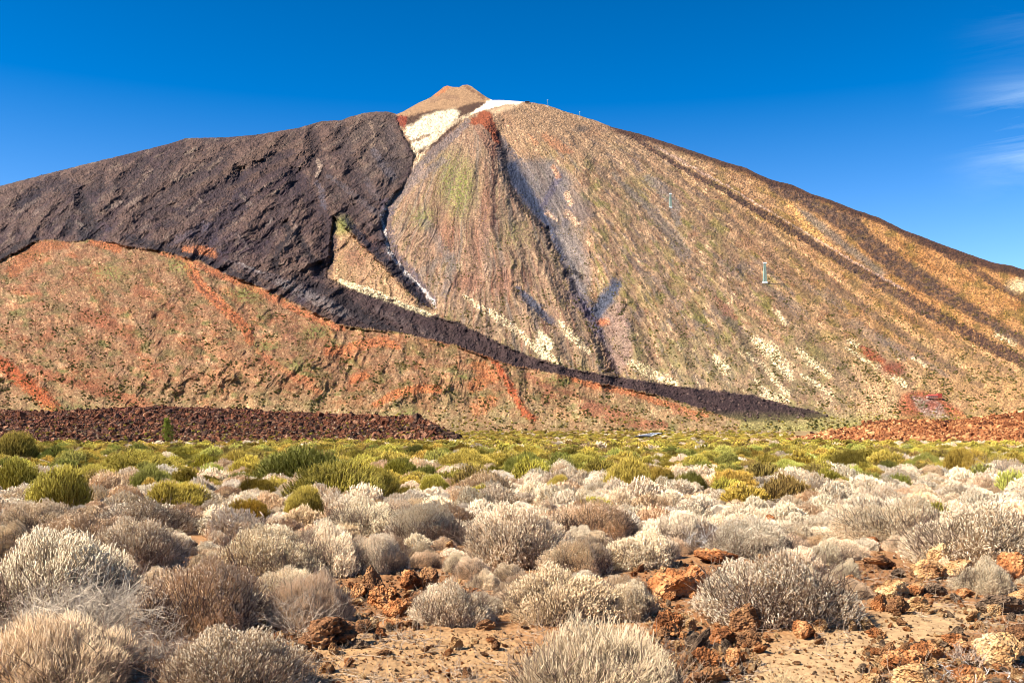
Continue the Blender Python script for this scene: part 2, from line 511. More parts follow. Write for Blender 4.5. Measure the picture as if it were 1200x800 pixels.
    P.put(P.blob(498, 256, 15, 12, 0.8) * sstep(-0.2, 0.2, fine), (132, 142, 66), 0.75)
    P.put(P.blob(605, 275, 16, 14, 0.8) * sstep(-0.1, 0.25, fine), (140, 138, 64), 0.7)
    for b in [(520, 270, 12, 26), (560, 285, 10, 30), (570, 235, 6, 30), (545, 330, 18, 12), (590, 330, 12, 18)]:
        P.put(P.blob(*b, 0.8), (150, 92, 72), 0.5)
    # grey screes and gully rock, with the walls' shade painted in blue-grey
    P.put(P.poly([(640, 200), (672, 210), (690, 250), (684, 290), (676, 325), (662, 300), (650, 270), (638, 235)], 8), (138, 122, 112), 0.7)
    P.put(P.stroke([(586, 164, 6), (600, 196, 14), (622, 226, 16), (640, 250, 11), (652, 280, 7), (664, 305, 7), (674, 330, 8), (690, 360, 6), (700, 378, 5), (712, 405, 4), (722, 438, 3)], 0.5), (92, 88, 96), 0.85)
    P.put(P.stroke([(618, 228, 3), (636, 250, 4), (650, 278, 3.5), (660, 302, 3)], 0.7), (70, 84, 112), 0.7)
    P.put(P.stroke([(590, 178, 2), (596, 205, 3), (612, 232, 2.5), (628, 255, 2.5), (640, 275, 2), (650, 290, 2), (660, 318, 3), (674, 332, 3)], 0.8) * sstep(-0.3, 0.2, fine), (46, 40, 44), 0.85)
    P.put(P.stroke([(700, 372, 8), (712, 350, 9), (722, 332, 7)], 0.8), (104, 104, 118), 0.75)
    P.put(P.stroke([(672, 330, 5), (680, 352, 6), (694, 372, 6), (704, 395, 5)], 0.7), (104, 94, 112), 0.7)
    P.put(P.poly([(704, 372), (724, 350), (742, 385), (740, 420), (726, 440), (714, 425)], 6), (160, 130, 118), 0.75)
    P.put(P.stroke([(612, 345, 4), (630, 362, 6), (652, 380, 3)], 0.8), (106, 100, 106), 0.75)
    P.put(P.stroke([(500, 260, 5), (530, 310, 6), (520, 345, 4)], 0.9), (136, 124, 116), 0.6)
    P.put(P.stroke([(482, 330, 5), (505, 310, 5), (530, 300, 4)], 0.9), (130, 120, 112), 0.5)
    P.put(P.stroke([(655, 220, 6), (668, 240, 5), (662, 262, 5)], 0.8), (116, 106, 112), 0.7)
    P.put(P.blob(683, 245, 10, 16, 0.7), (120, 104, 100), 0.6)
    P.put(P.stroke([(646, 195, 7), (654, 205, 6), (662, 212, 4)], 0.8), (104, 92, 88), 0.6)
    P.put(P.stroke([(720, 205, 3), (742, 228, 4), (765, 248, 6), (795, 285, 8), (806, 300, 4)], 0.8), (140, 126, 114), 0.8)
    P.put(P.stroke([(760, 208, 5), (778, 224, 7), (790, 240, 6), (794, 262, 4)], 0.8), (146, 132, 122), 0.7)
    P.put(P.stroke([(715, 190, 2), (735, 225, 2), (762, 258, 2), (800, 292, 2.5)], 0.9), (110, 92, 78), 0.6)
    P.put(P.blob(682, 151, 8, 4, 0.7), (104, 92, 84), 0.75)
    for a_, b_, c_, d_, h_ in [(845, 308, 868, 328, 4), (868, 310, 882, 322, 4), (895, 332, 935, 372, 4), (916, 348, 948, 372, 4), (836, 362, 880, 396, 4), (968, 340, 992, 366, 4),
                               (1000, 378, 1060, 420, 6), (940, 330, 985, 362, 3), (812, 376, 842, 395, 3), (880, 300, 930, 345, 2.5), (728, 290, 770, 345, 3), (760, 320, 800, 362, 2.5), (1030, 395, 1110, 440, 4)]:
        P.put(P.stroke([(a_, b_, h_), ((a_ + c_) / 2 + 2, (b_ + d_) / 2, h_ * 1.2), (c_, d_, h_ * 0.6)], 0.95), (132, 116, 106), 0.55)
    P.put(P.stroke([(866, 312, 2), (870, 322, 2)], 0.7), (64, 64, 80), 0.7)
    P.put(P.stroke([(840, 350, 3), (852, 365, 5), (862, 372, 3)], 0.8), (178, 112, 84), 0.7)
    P.put(P.stroke([(862, 354, 3), (890, 372, 5), (915, 398, 3)], 0.8), (196, 142, 104), 0.6)
    # pale pumice
    cream = (232, 206, 158)
    for st in [[(543, 346, 1.5), (562, 360, 3), (585, 372, 3.5), (610, 392, 3.5), (638, 418, 2)], [(655, 378, 3), (672, 396, 4), (690, 412, 2)], [(428, 342, 2), (452, 350, 4), (480, 360, 3), (512, 371, 2)],
               [(740, 425, 3), (760, 436, 5), (792, 450, 3)], [(640, 415, 3), (655, 425, 3)], [(884, 398, 4), (905, 412, 6), (925, 440, 5)], [(876, 414, 1.5), (896, 430, 2.5), (912, 450, 3), (922, 462, 4)],
               [(884, 444, 2), (900, 460, 2)], [(934, 408, 2), (950, 424, 4), (972, 440, 2)], [(996, 400, 3), (1012, 408, 3)], [(990, 407, 1.3), (1022, 427, 1.5)], [(1070, 420, 2), (1086, 429, 2)],
               [(838, 420, 4), (850, 432, 5)], [(895, 462, 4), (920, 468, 4)], [(912, 366, 2), (920, 380, 3)], [(1030, 430, 3), (1060, 450, 3)], [(940, 440, 2), (975, 462, 2)], [(1170, 392, 4), (1190, 402, 3)]]:
        P.put(P.stroke([(q[0], q[1], q[2] * 1.25) for q in st], 0.9) * np.clip(0.55 + 1.6 * (fine + 0.5 * spk), 0, 1), cream, 0.95)
    P.put(P.poly([(630, 386), (638, 390), (645, 396), (649, 406), (643, 414), (640, 422), (636, 421), (631, 409), (627, 401), (631, 394)], 2.5) * np.clip(0.75 + 1.2 * fine, 0, 1), (240, 214, 166), 0.9)
    # red cinder patches on the right
    P.put(P.stroke([(1010, 408, 4), (1022, 416, 6), (1034, 422, 4)], 0.6), (168, 86, 52), 0.9)
    P.put(P.blob(1046, 432, 14, 8, 0.5), (150, 74, 50), 0.9)
    # dark lava ribs on the right
    dk = (84, 58, 52)
    rib1 = P.stroke([(716, 148, 1.5), (740, 160, 2.2), (765, 176, 2.6), (800, 198, 2.6), (850, 224, 3.2), (880, 243, 3.6), (920, 266, 3.8), (960, 290, 4.2), (1000, 314, 5.5), (1040, 336, 6.5), (1080, 360, 7), (1130, 388, 7), (1165, 408, 7), (1210, 428, 6), (1500, 560, 8)], 0.45)
    rib2 = P.poly([(890, 206), (940, 226), (975, 243), (1000, 250), (1012, 262), (1022, 276), (1040, 288), (1060, 304), (1090, 322), (1134, 352), (1170, 376), (1205, 396), (1205, 410), (1160, 384), (1120, 362), (1080, 342), (1050, 324), (1020, 300), (990, 272), (965, 256), (940, 240), (905, 226)], 2.5)
    rib3 = P.stroke([(1072, 272, 3), (1092, 286, 4), (1120, 303, 4), (1150, 322, 4), (1175, 338, 4), (1210, 356, 4)], 0.5)
    tt = np.interp(PX, SIL[:, 0], SIL[:, 1])
    rim = (1 - sstep(3.5, 8.5, (PY - tt) + 2.5 * fbm(PX / 14, PY / 8, 3, 61))) * sstep(705, 735, PX)
    rim2 = (1 - sstep(7, 13, (PY - tt) + 3 * fbm(PX / 14, PY / 8, 3, 62))) * sstep(1055, 1085, PX)
    P.put(P.poly([(930, 240), (950, 250), (1000, 290), (1040, 320), (1032, 324), (980, 285), (940, 255)], 3), (158, 140, 120), 0.7)
    P.put(P.stroke([(925, 240, 4), (950, 268, 4), (975, 290, 3)], 0.7), (226, 166, 98), 0.8)
    rg = np.clip(0.82 + 1.5 * fbm(PX / 7, PY / 5, 4, 160, 0.75), 0, 1)
    P.put(np.clip(rib2, 0, 1) * rg, (98, 72, 60), 0.92)
    P.put(rib2 * sstep(0.0, 0.4, fine + 0.5 * streak2), (132, 106, 90), 0.5)
    P.put(rib1 * np.clip(rg + 0.15, 0, 1), dk, 0.95)
    P.put(P.stroke([(770, 172, 1.2), (800, 190, 1.4), (860, 222, 1.2), (900, 247, 1), (1010, 312, 1.2), (1060, 340, 1)], 0.8), (206, 168, 146), 0.7)
    P.put(rib3 * rg, dk, 0.85)
    P.put(np.maximum(rim, rim2), (94, 62, 46), 0.92)
    P.put(P.blob(1196, 335, 14, 7, 0.7), (236, 206, 156), 0.8)
    # ---- summit
    P.put(P.poly([(455, 134), (490, 118), (520, 95), (552, 95), (580, 117), (560, 124), (535, 128), (505, 134), (478, 140)], 1.5), (182, 142, 104), 0.95)
    P.put(P.stroke([(520, 101, 3), (526, 102, 2), (512, 110, 3)], 0.6), (196, 118, 72), 0.8)
    P.put(P.stroke([(506, 118, 3), (520, 113, 3), (536, 115, 3)], 0.8), (160, 122, 94), 0.6)
    P.put(P.stroke([(546, 101, 1.5), (556, 108, 2), (568, 115, 2)], 0.7), (120, 84, 64), 0.7)
    P.put(P.poly([(470, 139), (490, 133), (510, 129), (535, 127), (555, 120), (572, 119), (560, 127), (546, 137), (528, 155), (512, 170), (498, 178), (488, 183), (478, 160), (474, 148)], 1.5), (84, 58, 44), 0.92)
    P.put(P.poly([(474, 148), (484, 146), (495, 136), (512, 131), (532, 127), (539, 131), (536, 139), (526, 148), (517, 158), (508, 166), (500, 172), (492, 176), (483, 170), (477, 158)], 2.2) * np.clip(0.86 + 0.9 * fine, 0, 1), (240, 216, 178), 0.96)
    P.put(P.stroke([(484, 170, 4), (487, 180, 4)], 0.6), (230, 206, 168), 0.8)
    P.put(P.stroke([(484, 166, 1.5), (494, 161, 2), (502, 159, 1)], 0.6), (128, 90, 60), 0.8)
    P.put(P.poly([(462, 135), (478, 136), (477, 143), (474, 150), (468, 148), (463, 142)], 1.2), (150, 66, 42), 0.9)
    P.put(P.stroke([(553, 133, 2.5), (535, 142, 1.8), (512, 161, 1.6), (494, 181, 1.5), (484, 196, 1.5)], 0.6), (214, 186, 150), 0.8)
    P.put(P.stroke([(548, 144, 4), (525, 164, 5), (500, 186, 5), (484, 205, 5), (470, 222, 4), (454, 240, 4)], 0.7), (132, 116, 112), 0.85)
    P.put(P.stroke([(520, 188, 4), (495, 205, 4), (470, 228, 4), (455, 250, 4)], 0.8), (138, 122, 116), 0.7)
    P.put(P.poly([(551, 134), (560, 128), (568, 120), (577, 116), (600, 116), (618, 119), (606, 122), (590, 123), (576, 127), (562, 131)], 1.0), (252, 234, 206), 0.96)
    P.put(P.poly([(572, 130), (590, 124), (612, 122), (600, 128), (582, 134)], 2), (214, 180, 140), 0.8)
    P.put(P.poly([(548, 146), (556, 137), (566, 130), (574, 131), (580, 144), (584, 158), (586, 170), (580, 168), (572, 154), (562, 146)], 1.5), (164, 84, 50), 0.92)
    P.put(P.stroke([(575, 140, 2), (582, 155, 2.5), (586, 172, 2.5)], 0.7), (116, 58, 40), 0.8)
    P.put(P.stroke([(560, 150, 4), (572, 166, 5), (580, 182, 5)], 0.8), (160, 112, 88), 0.7)
    P.put(P.stroke([(579, 170, 2), (578, 200, 2), (580, 235, 2), (578, 262, 3)], 0.8), (128, 78, 62), 0.7)

    # ---- dark left lava
    P.put(P.poly(LAVA_PTS, 9) * sstep(0.0, 0.22, fbm(PX / 5, PY / 4, 3, 170, 0.7)) * (1 - hillmask), (104, 80, 72), 0.75)
    P.put(lava_left, (80, 58, 64), 0.96)
    P.put(lava_left * sstep(-0.05, 0.4, streak + 0.4 * blotch), (66, 48, 52), 0.75)
    P.put(lava_left * sstep(0.1, 0.5, fbm(PX / 30 - 9, PY / 16, 4, 71)), (114, 88, 72), 0.7)
    u_a = wx * 0.84 - wy * 0.54 + 10 * blotch; u_b = wx * 0.54 + wy * 0.84
    P.put(lava_left * sstep(0.14, 0.38, fbm(u_a / 26, u_b / 8, 3, 73) - 0.05), (150, 128, 112), 0.55)
    P.put(lava_left * sstep(0.1, 0.5, blotch) * sstep(220, 280, PY), (76, 68, 92), 0.55)
    P.put(lava_left * sstep(200, 162, PY + 0.28 * (PX - 400)) * sstep(0, 400, PX), (118, 92, 76), 0.45)
    P.put(lava_left * P.poly([(380, 140), (450, 132), (470, 160), (484, 190), (460, 230), (440, 225), (410, 190)], 8), (118, 98, 86), 0.7)
    mac = ridged(u_a / 120, u_b / 42, 3, 140, 0.55)
    P.put(lava_left * sstep(0.1, 0.6, mac), (130, 100, 84), 0.7)
    P.put(lava_left * sstep(0.05, -0.4, mac), (54, 40, 46), 0.75)
    P.put(lava_left * sstep(0.12, 0.40, fbm(u_a / 34, u_b / 9, 4, 130, 0.65)), (140, 112, 96), 0.55)
    P.put(lava_left * sstep(0.16, 0.36, fbm(u_a / 14 + 5, u_b / 5, 3, 131, 0.65)), (52, 38, 40), 0.6)
    P.put(lava_left * sstep(0.2, 0.42, fbm(u_a / 22 + 9, u_b / 5, 3, 132, 0.6)), (172, 146, 124), 0.45)
    P.put(flow, (80, 60, 60), 0.85)
    P.put(flow * P.stroke([(300, 325, 6), (350, 345, 5), (400, 362, 6), (440, 378, 4), (460, 386, 3)], 0.8), (112, 100, 100), 0.6)
    P.put(lava_left * P.stroke([(262, 304, 2), (285, 313, 3), (330, 330, 6), (370, 345, 6), (400, 358, 3)], 0.8), (106, 94, 98), 0.6)
    # white stream bed
    bed = P.stroke([(461, 229, 1.2), (455, 238, 1.3), (449, 248, 1.6), (447, 256, 1.5), (451, 268, 1.6), (452, 280, 1.4), (455, 294, 1.6), (464, 306, 1.8), (474, 318, 1.8), (486, 330, 2), (498, 342, 2), (507, 352, 2), (510, 360, 1.5)], 0.6)
    P.put(P.stroke([(452, 240, 8), (450, 265, 8), (458, 296, 8), (480, 322, 8), (505, 350, 6)], 0.8), (92, 82, 96), 0.75)
    P.put(bed, (204, 190, 180), 0.7)
    P.put(P.poly([(391, 250), (410, 270), (440, 302), (470, 332), (497, 357), (486, 364), (440, 346), (402, 336), (380, 328), (386, 300)], 4) * np.clip(0.75 + 0.8 * fine, 0, 1), (182, 142, 104), 0.85)
    P.put(P.blob(420, 300, 18, 30, 0.8) * sstep(-0.1, 0.3, blotch + fine), (150, 100, 76), 0.7)
    P.put(P.stroke([(394, 256, 4), (388, 280, 8), (384, 306, 9), (382, 326, 6)], 0.9), (96, 74, 68), 0.85)
    P.put(P.blob(402, 264, 9, 10, 0.7), (140, 146, 70), 0.7)
    P.put(P.stroke([(398, 330, 3), (436, 343, 4), (470, 356, 3), (505, 370, 2)], 0.7), (222, 202, 158), 0.85)
    # dark lava: shade painted into creases and folds, pale streaks, measured one by one
    CARVE = np.zeros(PX.shape)
    P2 = Paint(RX, RY, C)
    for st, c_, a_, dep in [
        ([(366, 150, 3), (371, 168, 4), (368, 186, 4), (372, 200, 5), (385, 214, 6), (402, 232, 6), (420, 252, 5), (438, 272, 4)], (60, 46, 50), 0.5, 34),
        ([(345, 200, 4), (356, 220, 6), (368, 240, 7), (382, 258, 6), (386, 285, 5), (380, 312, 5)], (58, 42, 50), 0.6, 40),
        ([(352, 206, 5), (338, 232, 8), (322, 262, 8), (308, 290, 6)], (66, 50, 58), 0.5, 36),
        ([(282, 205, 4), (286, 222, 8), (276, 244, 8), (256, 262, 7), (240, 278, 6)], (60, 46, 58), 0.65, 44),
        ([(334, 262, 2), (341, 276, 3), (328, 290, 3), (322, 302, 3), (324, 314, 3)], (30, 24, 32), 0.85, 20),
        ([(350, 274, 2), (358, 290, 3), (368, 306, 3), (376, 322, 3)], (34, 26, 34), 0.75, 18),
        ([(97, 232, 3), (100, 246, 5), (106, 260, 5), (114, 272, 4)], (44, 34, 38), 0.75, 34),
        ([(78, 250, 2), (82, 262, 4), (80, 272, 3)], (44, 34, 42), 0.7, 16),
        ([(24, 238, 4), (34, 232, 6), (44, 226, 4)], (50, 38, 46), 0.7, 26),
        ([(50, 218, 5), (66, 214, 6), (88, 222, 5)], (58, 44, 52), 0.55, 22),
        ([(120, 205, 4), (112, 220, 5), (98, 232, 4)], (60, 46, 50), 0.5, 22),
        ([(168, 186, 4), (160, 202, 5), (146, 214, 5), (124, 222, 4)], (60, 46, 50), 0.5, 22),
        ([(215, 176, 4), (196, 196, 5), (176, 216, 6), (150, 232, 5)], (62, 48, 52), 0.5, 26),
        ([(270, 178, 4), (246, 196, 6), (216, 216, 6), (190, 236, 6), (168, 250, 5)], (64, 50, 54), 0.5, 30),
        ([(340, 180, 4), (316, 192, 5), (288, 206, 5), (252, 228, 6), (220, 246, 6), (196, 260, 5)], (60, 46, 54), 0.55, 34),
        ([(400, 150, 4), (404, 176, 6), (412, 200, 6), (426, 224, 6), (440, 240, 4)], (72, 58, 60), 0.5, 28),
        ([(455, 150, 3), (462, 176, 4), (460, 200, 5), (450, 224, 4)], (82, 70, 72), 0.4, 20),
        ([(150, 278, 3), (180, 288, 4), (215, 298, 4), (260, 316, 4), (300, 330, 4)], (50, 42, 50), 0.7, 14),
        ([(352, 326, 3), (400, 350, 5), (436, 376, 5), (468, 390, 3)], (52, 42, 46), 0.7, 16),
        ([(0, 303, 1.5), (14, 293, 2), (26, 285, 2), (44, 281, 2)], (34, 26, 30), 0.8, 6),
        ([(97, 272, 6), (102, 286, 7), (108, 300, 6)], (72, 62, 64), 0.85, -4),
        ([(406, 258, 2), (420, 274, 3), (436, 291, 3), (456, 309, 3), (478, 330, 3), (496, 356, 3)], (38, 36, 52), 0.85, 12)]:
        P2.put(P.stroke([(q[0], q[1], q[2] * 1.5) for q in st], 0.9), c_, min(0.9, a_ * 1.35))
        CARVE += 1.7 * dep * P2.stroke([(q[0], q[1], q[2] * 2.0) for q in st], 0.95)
    for st, c_, a_, dep in [
        ([(330, 160, 3), (312, 172, 4), (290, 190, 4), (262, 204, 4), (236, 218, 3)], (128, 98, 78), 0.6, -16),
        ([(366, 178, 3), (334, 190, 4), (300, 206, 3), (270, 222, 3)], (132, 100, 80), 0.55, -16),
        ([(240, 192, 1.5), (222, 204, 2.2), (200, 212, 1.6)], (176, 148, 126), 0.75, -5), ([(262, 184, 1.5), (244, 198, 2)], (168, 140, 118), 0.65, -4),
        ([(162, 219, 1.5), (172, 205, 2.2), (178, 198, 1.2)], (178, 150, 130), 0.75, -5), ([(124, 245, 2), (142, 237, 3)], (172, 148, 132), 0.75, -5),
        ([(148, 242, 1.5), (164, 231, 2.5)], (180, 152, 132), 0.7, -5), ([(217, 181, 1.5), (229, 174, 2)], (178, 154, 132), 0.7, -3), ([(222, 246, 2), (235, 236, 2.5)], (180, 154, 136), 0.7, -4),
        ([(16, 250, 1.5), (46, 233, 2)], (154, 130, 114), 0.7, -6), ([(38, 252, 1.5), (50, 244, 2)], (158, 134, 122), 0.7, -4), ([(90, 260, 2), (98, 267, 3)], (178, 156, 138), 0.7, -4),
        ([(70, 262, 4), (84, 244, 5), (92, 250, 3)], (132, 106, 88), 0.6, -10), ([(176, 262, 4), (196, 252, 5), (214, 256, 4)], (136, 106, 88), 0.55, -10),
        ([(372, 188, 2), (375, 200, 2.5), (371, 207, 1.5)], (206, 176, 152), 0.85, -6), ([(434, 144, 1.5), (439, 158, 2), (437, 172, 2)], (186, 154, 128), 0.75, -6),
        ([(446, 166, 1.2), (454, 178, 1.2)], (176, 148, 124), 0.6, -3), ([(282, 228, 1.6), (293, 239, 2)], (168, 146, 132), 0.8, -4), ([(342, 256, 1.6), (347, 268, 2), (342, 280, 1.6), (332, 292, 1.6)], (176, 148, 132), 0.75, -8),
        ([(314, 263, 1.5), (318, 257, 1.5)], (170, 150, 140), 0.8, -2), ([(276, 272, 1.6), (290, 290, 2)], (168, 144, 136), 0.65, -4), ([(280, 309, 1.2), (310, 320, 1.4)], (196, 180, 172), 0.75, -3),
        ([(370, 214, 2), (378, 226, 4), (379, 242, 3)], (112, 106, 118), 0.75, -4), ([(384, 206, 2), (402, 218, 3), (424, 236, 4), (444, 252, 4)], (116, 106, 110), 0.6, -12),
        ([(438, 176, 3), (448, 192, 5), (460, 208, 4)], (126, 116, 122), 0.65, -8), ([(430, 212, 4), (442, 230, 5)], (112, 102, 108), 0.55, -5), ([(198, 286, 3), (220, 276, 5), (242, 264, 5)], (96, 88, 104), 0.7, -6),
        ([(326, 330, 4), (348, 340, 6), (378, 354, 6), (404, 368, 5)], (162, 148, 142), 0.7, -8), ([(440, 362, 3), (470, 376, 4), (520, 398, 4)], (118, 100, 96), 0.6, -6),
        ([(414, 232, 3), (430, 256, 4), (446, 280, 3)], (104, 84, 80), 0.6, -14)]:
        P2.put(P.stroke([(q[0], q[1], q[2] * 1.0) for q in st], 0.9), c_, a_ * 0.78)
        CARVE += 1.8 * dep * P2.stroke([(q[0], q[1], q[2] * 1.8) for q in st], 0.95)
    P2.put(bed, (210, 196, 186), 0.8)
    # central ravine: ash slopes and cracks, right-facing walls painted dark blue for shade
    P2.put(P.poly([(590, 194), (604, 188), (620, 214), (638, 246), (650, 268), (640, 266), (618, 242), (600, 216)], 4), (60, 68, 90), 0.95)
    CARVE += 55 * P2.stroke([(598, 180, 6), (608, 206, 11), (626, 240, 12), (646, 266, 8), (664, 300, 7)], 0.95)
    P2.put(P.poly([(606, 188), (646, 186), (668, 206), (664, 236), (648, 262), (630, 228)], 7), (134, 122, 118), 0.7)
    P2.put(P.stroke([(636, 242, 3), (646, 224, 4), (656, 206, 3)], 0.8), (96, 88, 108), 0.7)
    P2.put(P.poly([(650, 272), (662, 262), (690, 300), (694, 330), (684, 352), (668, 320)], 6), (150, 138, 132), 0.6)
    P2.put(P.poly([(692, 366), (704, 346), (722, 327), (728, 334), (716, 356), (702, 373)], 3), (84, 90, 108), 0.85)
    P2.put(P.blob(707, 377, 7, 4.5, 0.5), (190, 116, 78), 0.9)
    P2.put(P.stroke([(606, 336, 1.5), (618, 348, 4), (632, 362, 5), (646, 377, 3)], 0.7), (92, 94, 110), 0.85)
    P2.put(P.stroke([(667, 343, 3), (678, 356, 5), (692, 372, 3)], 0.7), (84, 70, 86), 0.85)
    P2.put(P.stroke([(577, 186, 1.4), (580, 206, 2), (578, 236, 1.6), (577, 262, 2.5), (582, 282, 2)], 0.8), (74, 52, 44), 0.75)
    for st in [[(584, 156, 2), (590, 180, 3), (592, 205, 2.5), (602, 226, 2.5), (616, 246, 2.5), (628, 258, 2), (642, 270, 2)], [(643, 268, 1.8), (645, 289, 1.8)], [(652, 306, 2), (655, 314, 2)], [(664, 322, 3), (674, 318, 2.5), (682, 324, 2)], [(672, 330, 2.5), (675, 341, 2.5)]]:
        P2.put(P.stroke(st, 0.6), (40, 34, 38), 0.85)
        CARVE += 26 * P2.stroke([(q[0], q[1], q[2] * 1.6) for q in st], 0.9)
    CARVE += 40 * P2.poly([(690, 368), (704, 344), (722, 325), (732, 334), (718, 360), (702, 378)], 8)
    CARVE += 26 * P2.stroke([(604, 334, 3), (618, 348, 7), (634, 364, 8), (650, 382, 5)], 0.95)
    CARVE -= 30 * P2.stroke([(690, 170, 6), (676, 215, 8), (688, 262, 8), (700, 310, 8), (724, 360, 6)], 0.95)
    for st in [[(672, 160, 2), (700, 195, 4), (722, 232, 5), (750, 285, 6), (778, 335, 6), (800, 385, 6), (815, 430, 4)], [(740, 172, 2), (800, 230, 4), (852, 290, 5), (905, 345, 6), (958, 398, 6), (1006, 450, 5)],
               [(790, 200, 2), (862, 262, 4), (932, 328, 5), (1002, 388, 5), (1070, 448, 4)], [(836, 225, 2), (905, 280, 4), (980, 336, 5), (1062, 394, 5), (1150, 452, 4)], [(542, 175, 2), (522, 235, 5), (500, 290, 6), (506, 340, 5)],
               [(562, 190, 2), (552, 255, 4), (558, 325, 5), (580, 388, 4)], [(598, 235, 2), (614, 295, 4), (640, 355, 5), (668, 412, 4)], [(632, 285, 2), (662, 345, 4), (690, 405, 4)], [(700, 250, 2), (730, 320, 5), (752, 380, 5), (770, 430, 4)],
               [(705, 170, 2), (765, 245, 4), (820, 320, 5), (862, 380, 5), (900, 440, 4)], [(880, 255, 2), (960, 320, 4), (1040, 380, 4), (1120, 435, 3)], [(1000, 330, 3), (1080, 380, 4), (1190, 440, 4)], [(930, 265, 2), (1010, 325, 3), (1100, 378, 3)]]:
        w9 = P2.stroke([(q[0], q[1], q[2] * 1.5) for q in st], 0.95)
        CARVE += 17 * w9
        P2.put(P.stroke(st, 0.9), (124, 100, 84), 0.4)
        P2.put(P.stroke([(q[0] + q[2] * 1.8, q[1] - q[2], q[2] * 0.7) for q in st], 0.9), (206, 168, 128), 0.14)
    for st, c_ in [([(620, 158, 2), (628, 168, 3)], (204, 140, 96)), ([(648, 196, 3), (654, 206, 3)], (206, 146, 104)), ([(664, 226, 3), (668, 238, 4)], (220, 172, 130)), ([(642, 250, 3), (652, 258, 2)], (214, 170, 134)),
                   ([(664, 250, 4), (676, 262, 4)], (212, 168, 130)), ([(800, 205, 2), (812, 215, 3)], (206, 160, 110)), ([(640, 160, 5), (655, 172, 6), (668, 178, 4)], (182, 120, 84))]:
        P2.put(P.stroke(st, 0.8), c_, 0.7)
        CARVE -= 8 * P2.stroke([(q[0], q[1], q[2] * 1.6) for q in st], 0.9)
    # ---- the lower reddish slope
    hs_ = hillmask
    P.put(hs_, (206, 148, 104), 0.97)
    P.put(hs_ * sstep(-0.05, 0.35, fbm(PX / 40, PY / 24, 4, 81)), (192, 112, 68), 0.85)
    P.put(hs_ * sstep(0.05, 0.35, fbm(PX / 13, PY / 6 + 3, 3, 88)), (178, 100, 66), 0.5)
    P.put(hs_ * sstep(0.0, 0.4, fbm(PX / 30, PY / 12 + 5, 4, 82)), (216, 180, 138), 0.5)
    P.put(hs_ * sstep(0.0, 0.4, fbm(PX / 26 + 3, PY / 15, 4, 83)), (148, 132, 78), 0.8)
    P.put(hs_ * sstep(0.08, 0.36, fbm(PX / 20 + 9, PY / 12, 4, 84)), (122, 126, 64), 0.75)
    P.put(hs_ * sstep(0.1, 0.4, ridged((PX - 0.55 * PY) / 40, PY / 46, 3, 86)), (138, 92, 68), 0.5)
    P.put(hs_ * sstep(-0.05, 0.3, spk + 0.3 * fine), (96, 80, 46), 0.7)
    P.put(hs_ * sstep(0.1, 0.4, fine), (216, 180, 138), 0.35)
    P.put(hs_ * sstep(440, 490, PY) * (0.5 + 0.5 * blotch), (206, 184, 132), 0.5)
    org, rdb = (190, 108, 62), (160, 92, 60)
